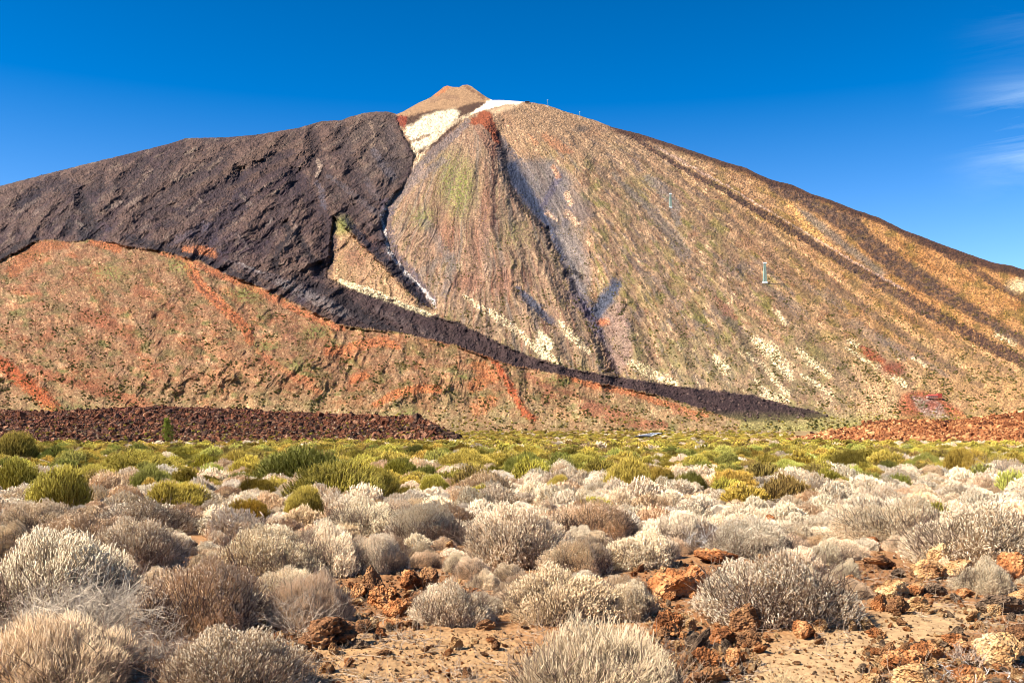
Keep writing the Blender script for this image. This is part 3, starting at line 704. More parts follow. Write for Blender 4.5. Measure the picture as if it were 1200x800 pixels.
    for st, c_, a_ in [([(0, 424, 7), (14, 436, 9), (30, 449, 9), (46, 462, 9), (58, 474, 9), (66, 484, 9)], (178, 88, 46), 0.95),
                       ([(-60, 400, 8), (0, 424, 7)], (170, 90, 50), 0.9),
                       ([(36, 428, 3), (62, 440, 5), (100, 452, 6), (135, 464, 6), (172, 474, 7)], (160, 96, 64), 0.85),
                       ([(222, 312, 6), (232, 330, 6), (246, 346, 6), (264, 362, 6), (280, 376, 6), (290, 390, 6), (294, 402, 4)], (186, 104, 60), 0.85),
                       ([(300, 410, 3), (325, 428, 4), (350, 444, 4), (374, 460, 4)], (184, 112, 74), 0.7),
                       ([(182, 293, 3), (210, 302, 3), (240, 314, 3.5), (275, 330, 3.5), (310, 344, 4), (345, 362, 4), (380, 378, 4), (402, 385, 3)], (182, 106, 66), 0.85),
                       ([(14, 318, 8), (26, 304, 10), (40, 292, 9), (60, 286, 6), (78, 288, 5)], (160, 94, 54), 0.85),
                       ([(46, 318, 6), (36, 330, 5), (28, 340, 4)], (150, 92, 60), 0.6),
                       ([(108, 284, 4), (122, 285, 6), (138, 292, 5)], (176, 102, 58), 0.9),
                       ([(216, 292, 3), (236, 292, 5), (250, 297, 5)], (206, 126, 78), 0.9),
                       ([(384, 412, 5), (408, 408, 6), (430, 402, 6), (452, 400, 6), (466, 406, 4)], org, 0.75),
                       ([(440, 474, 4), (462, 462, 5), (490, 455, 5), (514, 456, 5)], org, 0.85), ([(414, 445, 5), (428, 440, 5)], org, 0.8),
                       ([(510, 394, 3), (545, 402, 4), (575, 420, 3)], org, 0.8), ([(555, 452, 8), (580, 440, 8), (560, 430, 8)], org, 0.6),
                       ([(560, 478, 10), (575, 470, 8)], org, 0.6),
                       ([(580, 424, 3), (588, 436, 4), (597, 452, 4), (606, 468, 4), (614, 482, 5), (624, 490, 4)], (178, 88, 52), 0.95),
                       ([(618, 440, 3), (645, 455, 4), (640, 470, 6)], (156, 92, 66), 0.6),
                       ([(672, 444, 3), (700, 452, 4), (740, 460, 4), (790, 476, 3), (830, 488, 2)], (188, 108, 66), 0.8),
                       ([(688, 478, 9), (708, 482, 9), (730, 490, 8), (750, 497, 6), (780, 498, 4)], (172, 104, 76), 0.8),
                       ([(640, 452, 2), (670, 462, 2), (705, 474, 2)], (130, 84, 62), 0.7),
                       ([(790, 480, 4), (815, 490, 4)], (190, 124, 88), 0.7),
                       ([(110, 340, 5), (125, 360, 5), (118, 380, 4)], rdb, 0.55), ([(160, 340, 6), (190, 350, 6), (215, 372, 4)], rdb, 0.5), ([(100, 370, 8), (150, 390, 8), (160, 410, 6)], rdb, 0.6),
                       ([(60, 390, 6), (45, 405, 5)], rdb, 0.6), ([(240, 400, 8), (280, 430, 8), (240, 445, 5)], (196, 132, 92), 0.5), ([(330, 385, 7), (350, 400, 6)], (150, 96, 72), 0.6)]:
        P.put(hs_ * P.stroke(st, 0.7) if c_ != (206, 126, 78) else P.stroke(st, 0.7), c_, a_)
    for b in [(80, 480, 34, 6), (285, 345, 16, 9), (372, 388, 14, 9), (210, 312, 14, 9), (130, 320, 20, 8), (310, 405, 16, 6), (350, 430, 16, 7), (540, 440, 10, 5), (650, 445, 14, 5), (735, 492, 14, 4), (480, 482, 12, 4)]:
        P.put(hs_ * P.blob(*b, 0.8) * sstep(-0.2, 0.2, fine), (124, 134, 64), 0.7)
    for st in [[(222, 316, 1.6), (238, 340, 1.4), (262, 360, 1)], [(56, 462, 1.5), (72, 482, 2)], [(606, 462, 1), (620, 484, 1)]]:
        P.put(P.stroke(st, 0.8), (92, 54, 40), 0.6)  # shaded right flank of the rust ridges, painted as thin dark strokes
    # ---- foot of the slope by the cable car station
    P.put(P.poly([(1058, 462), (1078, 457), (1098, 462), (1116, 474), (1134, 488), (1130, 499), (1056, 499), (1046, 482)], 4), (172, 96, 64), 0.9)
    P.put(P.poly([(1068, 465), (1094, 466), (1104, 474), (1112, 490), (1090, 492), (1076, 480)], 3) * np.clip(0.6 + 1.4 * fine, 0, 1), (178, 164, 152), 0.8)
    P.put(P.blob(1092, 474, 7, 5, 0.6), (168, 92, 66), 0.8)
    P.put(P.blob(1080, 474, 6, 5, 0.6) * sstep(-0.1, 0.2, fine), (128, 128, 84), 0.8)
    P.put(P.stroke([(1112, 478, 2), (1124, 486, 4), (1134, 496, 4)], 0.6), (196, 112, 72), 0.9)
    P.put(P.poly([(1030, 440), (1052, 470), (1056, 500), (1010, 500), (1000, 470)], 12), (206, 162, 116), 0.6)
    P.put(sstep(478, 500, PY) * (1 - hs_), (170, 158, 92), 0.75)
    # pixel scale grain of blocks and bushes
    g = 1 + 0.6 * fine + 1.15 * spk + 0.25 * fbm(PX / 8, PY / 6, 3, 38)
    g = g * (1 - 0.12 * lava_left)
    g = np.where(P.poly([(470, 120), (540, 125), (620, 116), (600, 130), (540, 140), (490, 178)], 3) > 0.3, 1 + 0.12 * spk, g)
    g = np.where((PY < 135) & (PX > 440) & (PX < 600), 1 + (g - 1) * 0.3, g)
    C *= np.clip(g, 0.25, 2.0)[..., None]
    lum = C.max(-1)
    C *= ((KALB - 0.02 + 0.09 * (1 - lava_left)) + (0.72 - KALB) * sstep(0.42, 0.8, lum))[..., None]

    # ---- relief, metres along the line of sight
    P.rag = None
    sc = D / 3000.0
    wob = 14 * fbm(PX / 50, PY / 40, 3, 92)
    th2 = np.arctan2(wy + wob * 0.7 - ay, wx + wob - ax)
    rel = -40 * sc * ridged(th2 * 8 + 3, rr / 160, 3, 91) * sstep(60, 300, rr)
    rel += -6.5 * sc * ridged(th2 * 30, rr / 60, 4, 95, 0.6) * sstep(40, 240, rr) * (0.6 + 0.8 * sstep(-0.2, 0.4, blotch))
    rel += -11 * sc * fbm(PX / 30, PY / 20, 3, 96, 0.6)
    rel += -5.0 * sc * fbm(PX / 10, PY / 7, 3, 97, 0.65)
    rough = 0.55 + 0.75 * lava_left + 0.1 * hs_
    rel += -1.3 * sc * fbm(PX / 3.4, PY / 2.6, 3, 99, 0.75) * rough
    rel += -85 * sc * mac * lava_left * (1 - flow)
    rel += -22 * sc * fbm(PX / 64, PY / 44, 3, 141)
    u1, u2 = wx * 0.84 - wy * 0.54, wx * 0.54 + wy * 0.84
    rel += -9 * sc * ridged(u1 / 17, u2 / 8, 3, 151, 0.6) * lava_left
    rel += -34 * sc * ridged(u1 / 52, u2 / 20, 4, 101, 0.6) * lava_left * (1 - flow)
    rel += -12 * sc * ridged((wx - 0.35 * wy) / 30, (wy) / 46, 4, 102, 0.6) * lava_left * (1 - flow) * sstep(180, 240, PY + 0.2 * (PX - 250))
    rel += 130 * sc * P.stroke([(590, 160, 14), (612, 200, 30), (636, 236, 32), (656, 270, 26), (672, 305, 22), (690, 345, 20), (706, 380, 15), (726, 440, 9)], 0.98)
    rel += 46 * sc * P.stroke([(480, 200, 12), (455, 240, 12), (450, 270, 10), (466, 306, 10), (508, 358, 8)], 0.95)
    rel += 36 * sc * P.stroke([(640, 190, 10), (662, 230, 14), (672, 280, 10)], 0.95)
    rel += 28 * sc * P.stroke([(716, 200, 6), (750, 240, 10), (800, 292, 8)], 0.95)
    rel += 12 * sc * P.stroke([(610, 345, 4), (630, 362, 6), (655, 384, 3)], 0.95)
    rel += 40 * sc * P.stroke([(372, 150, 8), (376, 190, 10), (366, 240, 10), (350, 290, 8)], 0.95)
    rel += 22 * sc * P.stroke([(100, 200, 8), (95, 240, 12), (105, 275, 8)], 0.95)
    rel -= 12 * sc * rib1 + 8 * sc * rib2 + 8 * sc * rib3
    rel -= 16 * sc * flow
    rel -= 34 * sc * P.poly([(546, 150), (572, 134), (590, 200), (600, 290), (600, 340), (560, 330), (530, 240)], 24)
    # lower slope as its own cone
    hc = hs_ * (0.25 + 0.75 * sstep(0, 90, PY - np.interp(PX, [-400, 0, 60, 150, 262, 400, 533, 690, 867], [400, 306, 281, 290, 320, 381, 404, 447, 493])))
    rel -= 70 * hc * sstep(505, 415, PY) * sstep(870, 600, PX)
    rel += -24 * sc * ridged((PX - 0.55 * PY + wob) / 60, PY / 60, 4, 103, 0.55) * hs_ * (0.25 + 0.75 * sstep(500, 420, PY))
    rel *= 1 - 0.75 * sstep(440, 500, PY)
    rel += sc * CARVE
    rel -= 9 * P.stroke([(222, 312, 9), (246, 346, 9), (280, 376, 9), (294, 402, 6)], 0.9) + 9 * P.stroke([(0, 424, 12), (30, 449, 12), (66, 484, 12)], 0.9) + 8 * P.stroke([(580, 424, 6), (597, 452, 7), (620, 486, 7)], 0.9)
    rel -= 7 * P.stroke([(384, 412, 9), (430, 402, 9), (466, 408, 7)], 0.9) + 7 * P.stroke([(440, 474, 8), (490, 457, 8), (514, 458, 7)], 0.9) + 9 * P.stroke([(686, 480, 12), (730, 490, 12), (760, 498, 8)], 0.9)
    fade = sstep(512, 480, PY)
    D = D + rel * fade * sstep(0, 8, PY - tt + 1)
    zf = 2.3 * sc * (1.15 * fbm(PX / 3.0, PY / 1.7, 3, 110, 0.8) + 1.6 * fbm(PX / 9, PY / 5, 3, 112, 0.6)) * (0.8 + 0.25 * lava_left) * fade * sstep(0, 6, PY - tt + 1) * (1 - 0.7 * sstep(140, 125, PY) * (PX > 440) * (PX < 600))
    # back side
    X = (PX - 600) / F * D
    Z = CAMZ + (HOR - PY) / F * D + zf
    Y = D
    rows = [np.stack([X, Y, Z], -1)]
    cols = [C]
    e = rows[0][-1]
    for k, (dy, dz) in enumerate([(40, -14), (220, -110), (900, -520)]):
        r = e.copy(); r[:, 0] *= 1 + dy / 9000.0; r[:, 1] += dy; r[:, 2] += dz
        rows.append(r[None]); cols.append(C[-1][None])
    V = np.concatenate(rows, 0); CC = np.concatenate(cols, 0)
    nr, nc = V.shape[:2]
    me = make_mesh('volcano', V.reshape(-1, 3), grid_faces(nr, nc), CC.reshape(-1, 3), M_MOUNT)
    o = link('volcano', me)
    tag(o, kind='structure')
    o['label'] = 'huge banded volcano with dark lava on the left and a pale summit cone'
    where_all['V'] = V[:NR]; where_all['PX'] = PX; where_all['PY'] = PY; where_all['lava'] = lava_left; where_all['hill'] = hs_; where_all['pale'] = lum
    def where(px, py):
        j = int(np.argmin(np.abs(xs - px))); i = int(np.argmin(np.abs(PY[:, j] - py)))
        return V[i, j]
    return where
vol_at = mk_volcano()

# ------------------------------------------------------------------ the plain: one sheet
BARE = []     # polygons in photograph coordinates: open ground without shrubs
BARE += [[(345, 742), (420, 728), (480, 742), (600, 738), (640, 760), (640, 830), (340, 830)],
         [(395, 676), (450, 662), (500, 668), (560, 680), (590, 700), (500, 735), (420, 742), (385, 715)],
         [(735, 675), (800, 655), (870, 650), (905, 668), (850, 700), (815, 720), (880, 745), (1010, 735), (1210, 690), (1210, 830), (800, 830), (770, 750), (740, 710)],
         [(955, 655), (1050, 640), (1075, 665), (1110, 680), (1210, 690), (1210, 720), (1010, 730), (1000, 700), (960, 680)],
         [(268, 612), (300, 606), (330, 614), (300, 622)], [(300, 690), (380, 710), (350, 740), (310, 740)], [(250, 735), (320, 735), (330, 760), (280, 765)],
         [(558, 642), (600, 630), (612, 640), (570, 650)], [(590, 590), (640, 586), (640, 596), (590, 598)]]
ROCKY = [[(395, 670), (500, 660), (560, 690), (500, 740), (400, 745)], [(735, 665), (860, 650), (1050, 645), (1060, 690), (900, 745), (880, 800), (770, 790), (760, 740)],
         [(960, 640), (1080, 660), (1210, 680), (1210, 760), (1080, 720), (990, 700)], [(1010, 760), (1130, 745), (1210, 750), (1210, 830), (1010, 830)], [(280, 690), (390, 720), (380, 770), (300, 780)]]

def mk_ground():
    xs = np.concatenate([np.arange(-700, -20, 10.0), np.arange(-20, 1220, 1.1), np.arange(1220, 1900, 10.0)])
    pys = np.concatenate([np.array([1200, 1100, 1000, 950, 900, 870, 850, 835, 825]), np.arange(815, 560, -0.7), np.arange(560, 512, -0.6), np.arange(512, 504.6, -0.5)])
    PX, PY = np.meshgrid(xs, pys)
    Yg = ground_Y(PY); X = (PX - 600) / F * Yg
    Z = gz(X, Yg)
    RX = PX + 10 * fbm(X / 1.3, Yg / 1.3, 3, 203); RY = PY + 6 * fbm(X / 1.3, Yg / 1.3, 3, 204)
    C = np.zeros(PX.shape + (3,)); C[...] = lin((196, 146, 98))
    P = Paint(RX, RY, C)
    far = sstep(640, 540, PY)
    P.put(far, (176, 150, 104), 0.8)
    P.put(far * sstep(0.0, 0.4, fbm(X / 14, Yg / 30, 4, 207)), (140, 128, 66), 0.7)
    n1 = fbm(X / 0.9, Yg / 0.9, 4, 209); n2 = fbm(X / 0.12, Yg / 0.12, 3, 210, 0.7); n3 = fbm(X / 0.035, Yg / 0.035, 2, 211)
    P.put(sstep(0.0, 0.4, n1) * (1 - far), (172, 122, 80), 0.6)
    rk = 0
    for p in ROCKY:
        rk = np.maximum(rk, P.poly(p, 14))
    P.put(rk, (168, 114, 72), 0.6)
    P.put(rk * sstep(0.0, 0.35, n2), (118, 64, 34), 0.6)
    P.put(P.poly([(345, 742), (420, 735), (600, 745), (640, 800), (640, 860), (330, 860)], 10), (214, 170, 118), 0.75)
    path = P.stroke([(880, 830, 70), (960, 780, 34), (1040, 748, 26), (1110, 728, 18), (1160, 722, 10)], 0.5)
    P.put(path, (222, 184, 134), 0.85)
    P.put(sstep(0.08, 0.4, n2) * (1 - far), (216, 176, 126), 0.4)
    P.put(sstep(0.1, 0.4, -n2) * (1 - far), (124, 82, 52), 0.4)
    C *= np.clip(1 + 0.14 * n3, 0.5, 1.5)[..., None]
    C *= 0.54
    near = sstep(600, 680, PY)
    Z = Z + near * (0.018 * n2 + 0.006 * n3) * (1 - 0.5 * path) + near * rk * 0.06 * fbm(X / 0.28, Yg / 0.28, 4, 215, 0.6)
    V = np.stack([X, Yg, Z], -1)
    # behind and beside the camera
    yb = np.array([-60, -15, -3, 1.2])
    Xb = np.repeat(((xs - 600) / F)[None] * 60, 4, 0) * np.array([3.0, 1.6, 1.0, 0.3])[:, None]
    B = np.stack([Xb, np.repeat(yb[:, None], len(xs), 1), np.repeat((zbase(yb) - 0.03)[:, None], len(xs), 1)], -1)
    Cb = np.repeat(C[:1], 4, 0)
    V = np.concatenate([B, V], 0); C = np.concatenate([Cb, C], 0)
    me = make_mesh('ground', V.reshape(-1, 3), grid_faces(*V.shape[:2]), C.reshape(-1, 3), M_GROUND, smooth=True)
    tag(link('ground', me), kind='structure')
mk_ground()

# ------------------------------------------------------------------ lava mounds on the plain
def relief(name, px0, px1, topl, botl, Yb, Yt, colf, amp, seed, label, mat=M_LAVA, step=0.8, bx=5.0, rowpx=0.6):
    xs = np.arange(px0, px1, step)
    top = np.interp(xs, [p[0] for p in topl], [p[1] for p in topl]) + 0.8 * fbm(xs / 6, xs * 0, 3, seed) + 2.2 * fbm(xs / 34, xs * 0, 3, seed + 1) * sstep(0, 30, xs - px0)
    bot = np.interp(xs, [p[0] for p in botl], [p[1] for p in botl])
    NR = int(max(bot - top) / rowpx) + 8
    t = np.linspace(0, 1, NR)[:, None]
    PY = bot + (top - bot) * t; PX = np.repeat(xs[None], NR, 0)
    yb = np.interp(xs, [p[0] for p in Yb], [p[1] for p in Yb]); yt = np.interp(xs, [p[0] for p in Yt], [p[1] for p in Yt])
    D = yb + (yt - yb) * t ** 1.2
    n = ridged(PX / bx, PY / (bx * 0.45), 3, seed + 3, 0.6)
    D = D - amp * (D / 250.0) * n * sstep(0, 0.15, t)
    X = (PX - 600) / F * D; Z = CAMZ + (HOR - PY) / F * D
    V = np.stack([X, D, Z], -1); C = colf(PX, PY, n, t)
    r1 = V[-1].copy(); r1[:, 1] += 12; r1[:, 2] -= 2.0
    r2 = V[-1].copy(); r2[:, 1] += 90; r2[:, 2] -= 30.0
    r0 = V[0].copy(); r0[:, 1] -= 3; r0[:, 2] -= 3.0
    A = np.concatenate([r0[None], V, r1[None], r2[None]], 0)
    CC = np.concatenate([C[:1], C, C[-1:], C[-1:]], 0)
    me = make_mesh(name, A.reshape(-1, 3), grid_faces(*A.shape[:2]), CC.reshape(-1, 3), mat)
    o = tag(link(name, me), kind='structure')
    o['label'] = label
    return V, n, PX, PY

def col_dark(PX, PY, n, t):
    C = np.zeros(PX.shape + (3,)); C[...] = lin((108, 66, 46))
    P = Paint(PX, PY, C)
    a = fbm(PX / 30, PY / 6, 3, 301); b = fbm(PX / 2.5, PY / 1.6, 2, 303)
    P.put(sstep(0, 0.4, a), (92, 58, 48), 0.8)
    P.put(sstep(0.0, 0.3, -a) * (PY < 500), (136, 70, 50), 0.7)
    P.put(sstep(0.1, 0.4, b) * sstep(486, 505, PY), (142, 116, 92), 0.6)
    P.put(sstep(0.25, 0.5, a + b * 0.4) * (PY > 495), (120, 112, 60), 0.6)
    C *= np.clip(1 + 0.5 * b, 0.4, 1.8)[..., None] * 0.55
    return C
def col_rust(PX, PY, n, t):
    C = np.zeros(PX.shape + (3,)); C[...] = lin((196, 122, 72))
    P = Paint(PX, PY, C)
    a = fbm(PX / 30, PY / 8, 3, 311); b = fbm(PX / 2.5, PY / 1.6, 2, 313)
    P.put(sstep(0, 0.4, a), (206, 144, 96), 0.8)
    P.put(sstep(0.72, 0.95, t + 0.25 * a), (140, 78, 46), 0.8)
    P.put(sstep(1010, 1110, PX) * sstep(0.3, 0.7, t), (176, 104, 54), 0.6)
    P.put(sstep(0.1, 0.4, b), (124, 70, 42), 0.5)
    C *= np.clip(1 + 0.4 * b, 0.4, 1.8)[..., None] * 0.60
    return C
def col_tan(PX, PY, n, t):
    C = np.zeros(PX.shape + (3,)); C[...] = lin((234, 194, 132))
    b = fbm(PX / 6, PY / 2, 3, 323)
    P = Paint(PX, PY, C)
    P.put(sstep(0.1, 0.4, b), (206, 150, 96), 0.7)
    C *= 0.72
    return C

LV, Ln, Lx, Ly = relief('lava_mound', -160, 540, [(-160, 480), (0, 480), (60, 482), (110, 479), (160, 476), (200, 476), (260, 478), (330, 482), (400, 485), (470, 488), (492, 488), (515, 499), (530, 509), (541, 517)],
    [(-160, 526), (0, 526), (200, 524), (350, 521), (450, 520), (541, 519)], [(-160, 160), (200, 178), (541, 230)], [(-160, 430), (400, 430), (500, 320), (541, 240)], col_dark, 8.0, 300,
    'low mound of dark red broken lava at the foot of the slope')
RV, Rn, Rx, Ry = relief('scoria_mound', 925, 1360, [(925, 517), (940, 513), (965, 507), (1000, 500), (1020, 494), (1050, 491), (1085, 492), (1110, 493), (1140, 490), (1160, 487), (1200, 482), (1360, 470)],
    [(925, 518), (960, 521), (1040, 523), (1200, 527), (1360, 530)], [(925, 232), (1000, 205), (1200, 168), (1360, 150)], [(925, 260), (1000, 360), (1200, 380), (1360, 380)], col_rust, 7.0, 330,
    'low rust orange mound of broken lava on the right')
relief('sand_bank', 1118, 1380, [(1118, 494), (1135, 491), (1150, 488.5), (1170, 485), (1200, 479.5), (1380, 462)], [(1118, 498), (1380, 500)], [(1118, 420), (1380, 420)], [(1118, 700), (1380, 700)], col_tan, 1.0, 350,
       'smooth yellow sand bank behind the rust mound', step=1.5)

# ------------------------------------------------------------------ strands: the stuff of every plant
def strands(P, R, C, sides=3):
    """P (n,m,3) points, R (n,m) radii, C (n,m,3) colours -> V, T, C"""
    n, m = P.shape[:2]
    tan = np.gradient(P, axis=1)
    tan /= np.linalg.norm(tan, axis=2, keepdims=True) + 1e-9
    ref = np.tile(np.array([0.31, 0.87, 0.23]), (n, m, 1))
    a = np.cross(tan, ref); a /= np.linalg.norm(a, axis=2, keepdims=True) + 1e-9
    b = np.cross(tan, a)
    ang = np.arange(sides) * 2 * np.pi / sides
    V = P[:, :, None, :] + R[:, :, None, None] * (np.cos(ang)[None, None, :, None] * a[:, :, None, :] + np.sin(ang)[None, None, :, None] * b[:, :, None, :])
    idx = np.arange(n * m * sides).reshape(n, m, sides)
    nx = np.roll(idx, -1, axis=2)
    A, B, Cc, D = idx[:, :-1], nx[:, :-1], nx[:, 1:], idx[:, 1:]
    T = np.concatenate([np.stack([A, B, Cc], -1).reshape(-1, 3), np.stack([A, Cc, D], -1).reshape(-1, 3)], 0)
    CV = np.repeat(C[:, :, None, :], sides, 2)
    return V.reshape(-1, 3), T, CV.reshape(-1, 3)

def join(parts):
    Vs, Ts, Cs = [], [], []; o = 0
    for V, T, C in parts:
        Vs.append(V); Ts.append(T + o); Cs.append(C); o += len(V)
    return np.concatenate(Vs), np.concatenate(Ts), np.concatenate(Cs)

def dome_tips(r, n, lumps, spread=1.0):
    """tips over a few merged cushions, unit size; returns direction and radial length"""
    K = 4
    c = np.zeros((K, 3)); a0 = r.random() * 6.28
    for k in range(1, K):
        c[k, :2] = np.array([math.cos(a0 + k * 2.1), math.sin(a0 + k * 2.1)]) * r.uniform(0.28, 0.44)
    rad = np.array([0.82] + list(r.uniform(0.52, 0.66, K - 1))); hgt = np.array([1.0] + list(r.uniform(0.66, 0.92, K - 1)))
    which = r.choice(K, n, p=rad ** 2 / (rad ** 2).sum())
    d0, l0 = dome_tips0(r, n, lumps)
    p = c[which] + d0 * l0[:, None] * rad[which][:, None] * np.array([1, 1, 0]) + np.array([0, 0, 1]) * (d0[:, 2] * l0 * hgt[which])[:, None]
    ins = np.zeros(n, bool)
    for k in range(K):
        q = (p - c[k]) / np.array([rad[k], rad[k], hgt[k]])
        ins |= (np.linalg.norm(q, axis=1) < 0.62) & (which != k)
    p[ins, 2] *= 1.0
    p = np.where(ins[:, None], c[0] + d0 * l0[:, None] * np.array([rad[0], rad[0], 1.0]), p)
    l = np.linalg.norm(p, axis=1); return p / l[:, None], l

def dome_tips0(r, n, lumps):
    u = r.random(n); ph = r.random(n) * 2 * np.pi
    cz = 0.04 + 0.96 * u ** 0.85
    sz = np.sqrt(np.clip(1 - cz * cz, 0, 1))
    d = np.stack([sz * np.cos(ph), sz * np.sin(ph), cz], 1)
    ld = r.normal(size=(lumps, 3)); ld[:, 2] = np.abs(ld[:, 2]) * 0.8 + 0.15; ld /= np.linalg.norm(ld, axis=1, keepdims=True)
    lh = r.uniform(0.7, 1.0, lumps)
    dots = d @ ld.T
    b = np.max(np.clip((dots - 0.84) / 0.16, 0, 1) ** 0.6 * lh[None], axis=1)
    l = 0.66 + 0.36 * b
    return d, l

def pale_shrub(seed, n, hr=0.0035, hl=0.031, R=0.55, H=0.55, grey=0.0, brown=0.0, lumps=11, msides=3, thick=1.0):
    r = np.random.default_rng(seed)
    d, l = dome_tips(r, n, lumps)
    l = l * (1 - 0.30 * r.random(n) ** 1.3 + 0.07 * r.random(n) + 0.10 * (noise3(d * 4.5 + seed, seed)))
    tip = d * l[:, None] * np.array([R, R, H])
    root = tip * np.array([0.18, 0.18, 0.0]) + r.normal(0, 0.03, (n, 3)); root[:, 2] = -0.02
    up = np.array([0, 0, 1.0])
    dirv = d * np.array([0.6, 0.6, 0.4]) + up * 0.85 + r.normal(0, 0.34, (n, 3))
    dirv /= np.linalg.norm(dirv, axis=1, keepdims=True)
    L_ = (hl * r.uniform(0.6, 1.4, n))[:, None]
    hb = tip - dirv * L_
    mid = root * 0.5 + hb * 0.5 + r.normal(0, 0.015, (n, 3)) + np.array([0, 0, 0.03])
    q = mid * 0.35 + hb * 0.65
    # stems
    Ps = np.stack([root, mid, q, hb], 1)
    Rs = np.stack([np.full(n, 0.0040), np.full(n, 0.0024), np.full(n, 0.0018), np.full(n, 0.0014)], 1) * thick
    c0 = lin((124, 98, 72)) * 0.8; c1 = lin((222, 192, 152)) * 0.85; cg = lin((196, 182, 160)) * 0.8
    cs = np.stack([np.tile(c0, (n, 1)), np.tile(c0 * 0.5 + c1 * 0.5, (n, 1)), np.tile(c1, (n, 1)), np.tile(c1, (n, 1))], 1)
    cs = cs * (1 - grey) + cg * grey
    cs = cs * r.uniform(0.6, 1.35, (n, 1, 1))
    keep = r.random(n) < 0.34
    st = strands(Ps[keep], Rs[keep], cs[keep], 3)
    # heads: pale spindle and smaller side ones
    parts = []
    for k in range(3):
        off = np.zeros((n, 3)) if k == 0 else r.normal(0, 0.020, (n, 3))
        dv_ = dirv if k == 0 else dirv + r.normal(0, 0.45, (n, 3))
        dv_ = dv_ / np.linalg.norm(dv_, axis=1, keepdims=True)
        sc = 1.0 if k == 0 else 0.65
        b0 = hb + off - dirv * (0 if k == 0 else 0.03)
        Ph = np.stack([b0, b0 + dv_ * L_ * 0.35 * sc, b0 + dv_ * L_ * 0.8 * sc, b0 + dv_ * L_ * 1.1 * sc], 1)
        hh = hr * sc * r.uniform(0.7, 1.3, n)
        Rh = np.stack([hh * 0.5, hh, hh * 0.85, hh * 0.12], 1)
        base = lin((178, 136, 96)); pale = lin((255, 241, 210)); tan = lin((228, 190, 142))
        w = r.random((n, 1)) ** 0.45
        ct = pale * w + tan * (1 - w)
        ct = ct * (1 - brown) + lin((214, 164, 106)) * brown
        cb = np.tile(base, (n, 1))
        ch = np.stack([cb, ct * 0.7 + cb * 0.3, ct, ct], 1) * r.uniform(0.8, 1.1, (n, 1, 1))
        ch = ch * (1 - grey) + lin((226, 214, 194)) * grey * 0.9
        parts.append(strands(Ph, Rh, ch, msides))
    # fallen litter and low twigs thicken the inside
    m_ = n // 8
    a = r.random(m_) * 2 * np.pi; rad = np.sqrt(r.random(m_)) * R * 0.70
    p0 = np.stack([rad * np.cos(a), rad * np.sin(a), r.uniform(0, H * 0.3, m_)], 1)
    p1 = p0 + r.normal(0, 0.06, (m_, 3)) + np.array([0, 0, 0.08])
    p2 = p1 + r.normal(0, 0.05, (m_, 3)) + np.array([0, 0, 0.05])
    Pl = np.stack([p0, p1, p2], 1)
    Rl = np.tile(np.array([0.0028, 0.002, 0.0014]) * thick, (m_, 1))
    Cl = np.tile(lin((120, 98, 82)), (m_, 3, 1)) * r.uniform(0.5, 1.4, (m_, 1, 1)) * 0.8
    lt = strands(Pl, Rl, Cl, 3)
    return join([st, lt]), join(parts)

def broom_shrub(seed, n, R=0.75, H=0.8, rad=0.006, lumps=14, hue=0):
    r = np.random.default_rng(seed)
    d, l = dome_tips(r, n, lumps)
    tip = d * (l * (1.12 - 0.5 * r.random(n) ** 1.3))[:, None] * np.array([R, R, H])
    up = np.array([0, 0, 1.0])
    dirv = d * np.array([0.6, 0.6, 0.4]) + up * 0.9 + r.normal(0, 0.18, (n, 3)); dirv /= np.linalg.norm(dirv, axis=1, keepdims=True)
    Ln_ = r.uniform(0.08, 0.21, n)[:, None] * (H / 0.8)
    b = tip - dirv * Ln_
    bend = r.normal(0, 0.02, (n, 3))
    Ph = np.stack([b, b + dirv * Ln_ * 0.5 + bend, tip + bend * 0.4], 1)
    rr = rad * r.uniform(0.7, 1.4, n)
    Rh = np.stack([rr, rr * 1.15, rr * 0.25], 1)
    cl = [((130, 116, 46), (190, 170, 66), (220, 200, 102)), ((124, 122, 52), (176, 172, 76), (210, 202, 110)), ((136, 108, 44), (194, 162, 64), (226, 196, 98)), ((112, 88, 48), (156, 128, 64), (190, 164, 92)), ((66, 70, 36), (98, 100, 50), (126, 122, 64))][hue]
    w = r.random((n, 1, 1))
    ch = np.stack([np.tile(lin(cl[0]), (n, 1)), np.tile(lin(cl[1]), (n, 1)), np.tile(lin(cl[2]), (n, 1))], 1) * (0.6 + 0.65 * w) * 0.9
    root = tip * np.array([0.2, 0.2, 0]); root[:, 2] = -0.03
    k = r.random(n) < 0.4
    mid = (root * 0.4 + b * 0.6 + r.normal(0, 0.03, (n, 3)))
    Ps = np.stack([root, mid, b], 1)[k]
    Rs = np.tile(np.array([1.3, 1.0, 0.7]) * rad, (k.sum(), 1))
    Cs = np.tile(lin((92, 70, 48)) * 0.8, (k.sum(), 3, 1)) * r.uniform(0.6, 1.4, (k.sum(), 1, 1))
    return strands(Ps, Rs, Cs, 3), strands(Ph, Rh, ch, 3)

def branching(r, p, d, length, rad, depth, out_, spread=0.6, grav=0.0, nseg=5):
    pts = [p.copy()]; q = p.copy(); v = d / np.linalg.norm(d)
    for k in range(nseg - 1):
        v = v + r.normal(0, 0.20, 3) + np.array([0, 0, grav]); v /= np.linalg.norm(v)
        q = q + v * length / (nseg - 1); pts.append(q.copy())
    pts = np.array(pts)
    out_.append((pts, np.linspace(rad, rad * 0.55, nseg)))
    if depth > 0:
        for k in range(r.integers(2, 4)):
            i = r.integers(nseg // 2, nseg)
            nd = v + r.normal(0, spread, 3)
            branching(r, pts[i], nd, length * r.uniform(0.55, 0.8), rad * 0.6, depth - 1, out_, spread, grav, nseg)

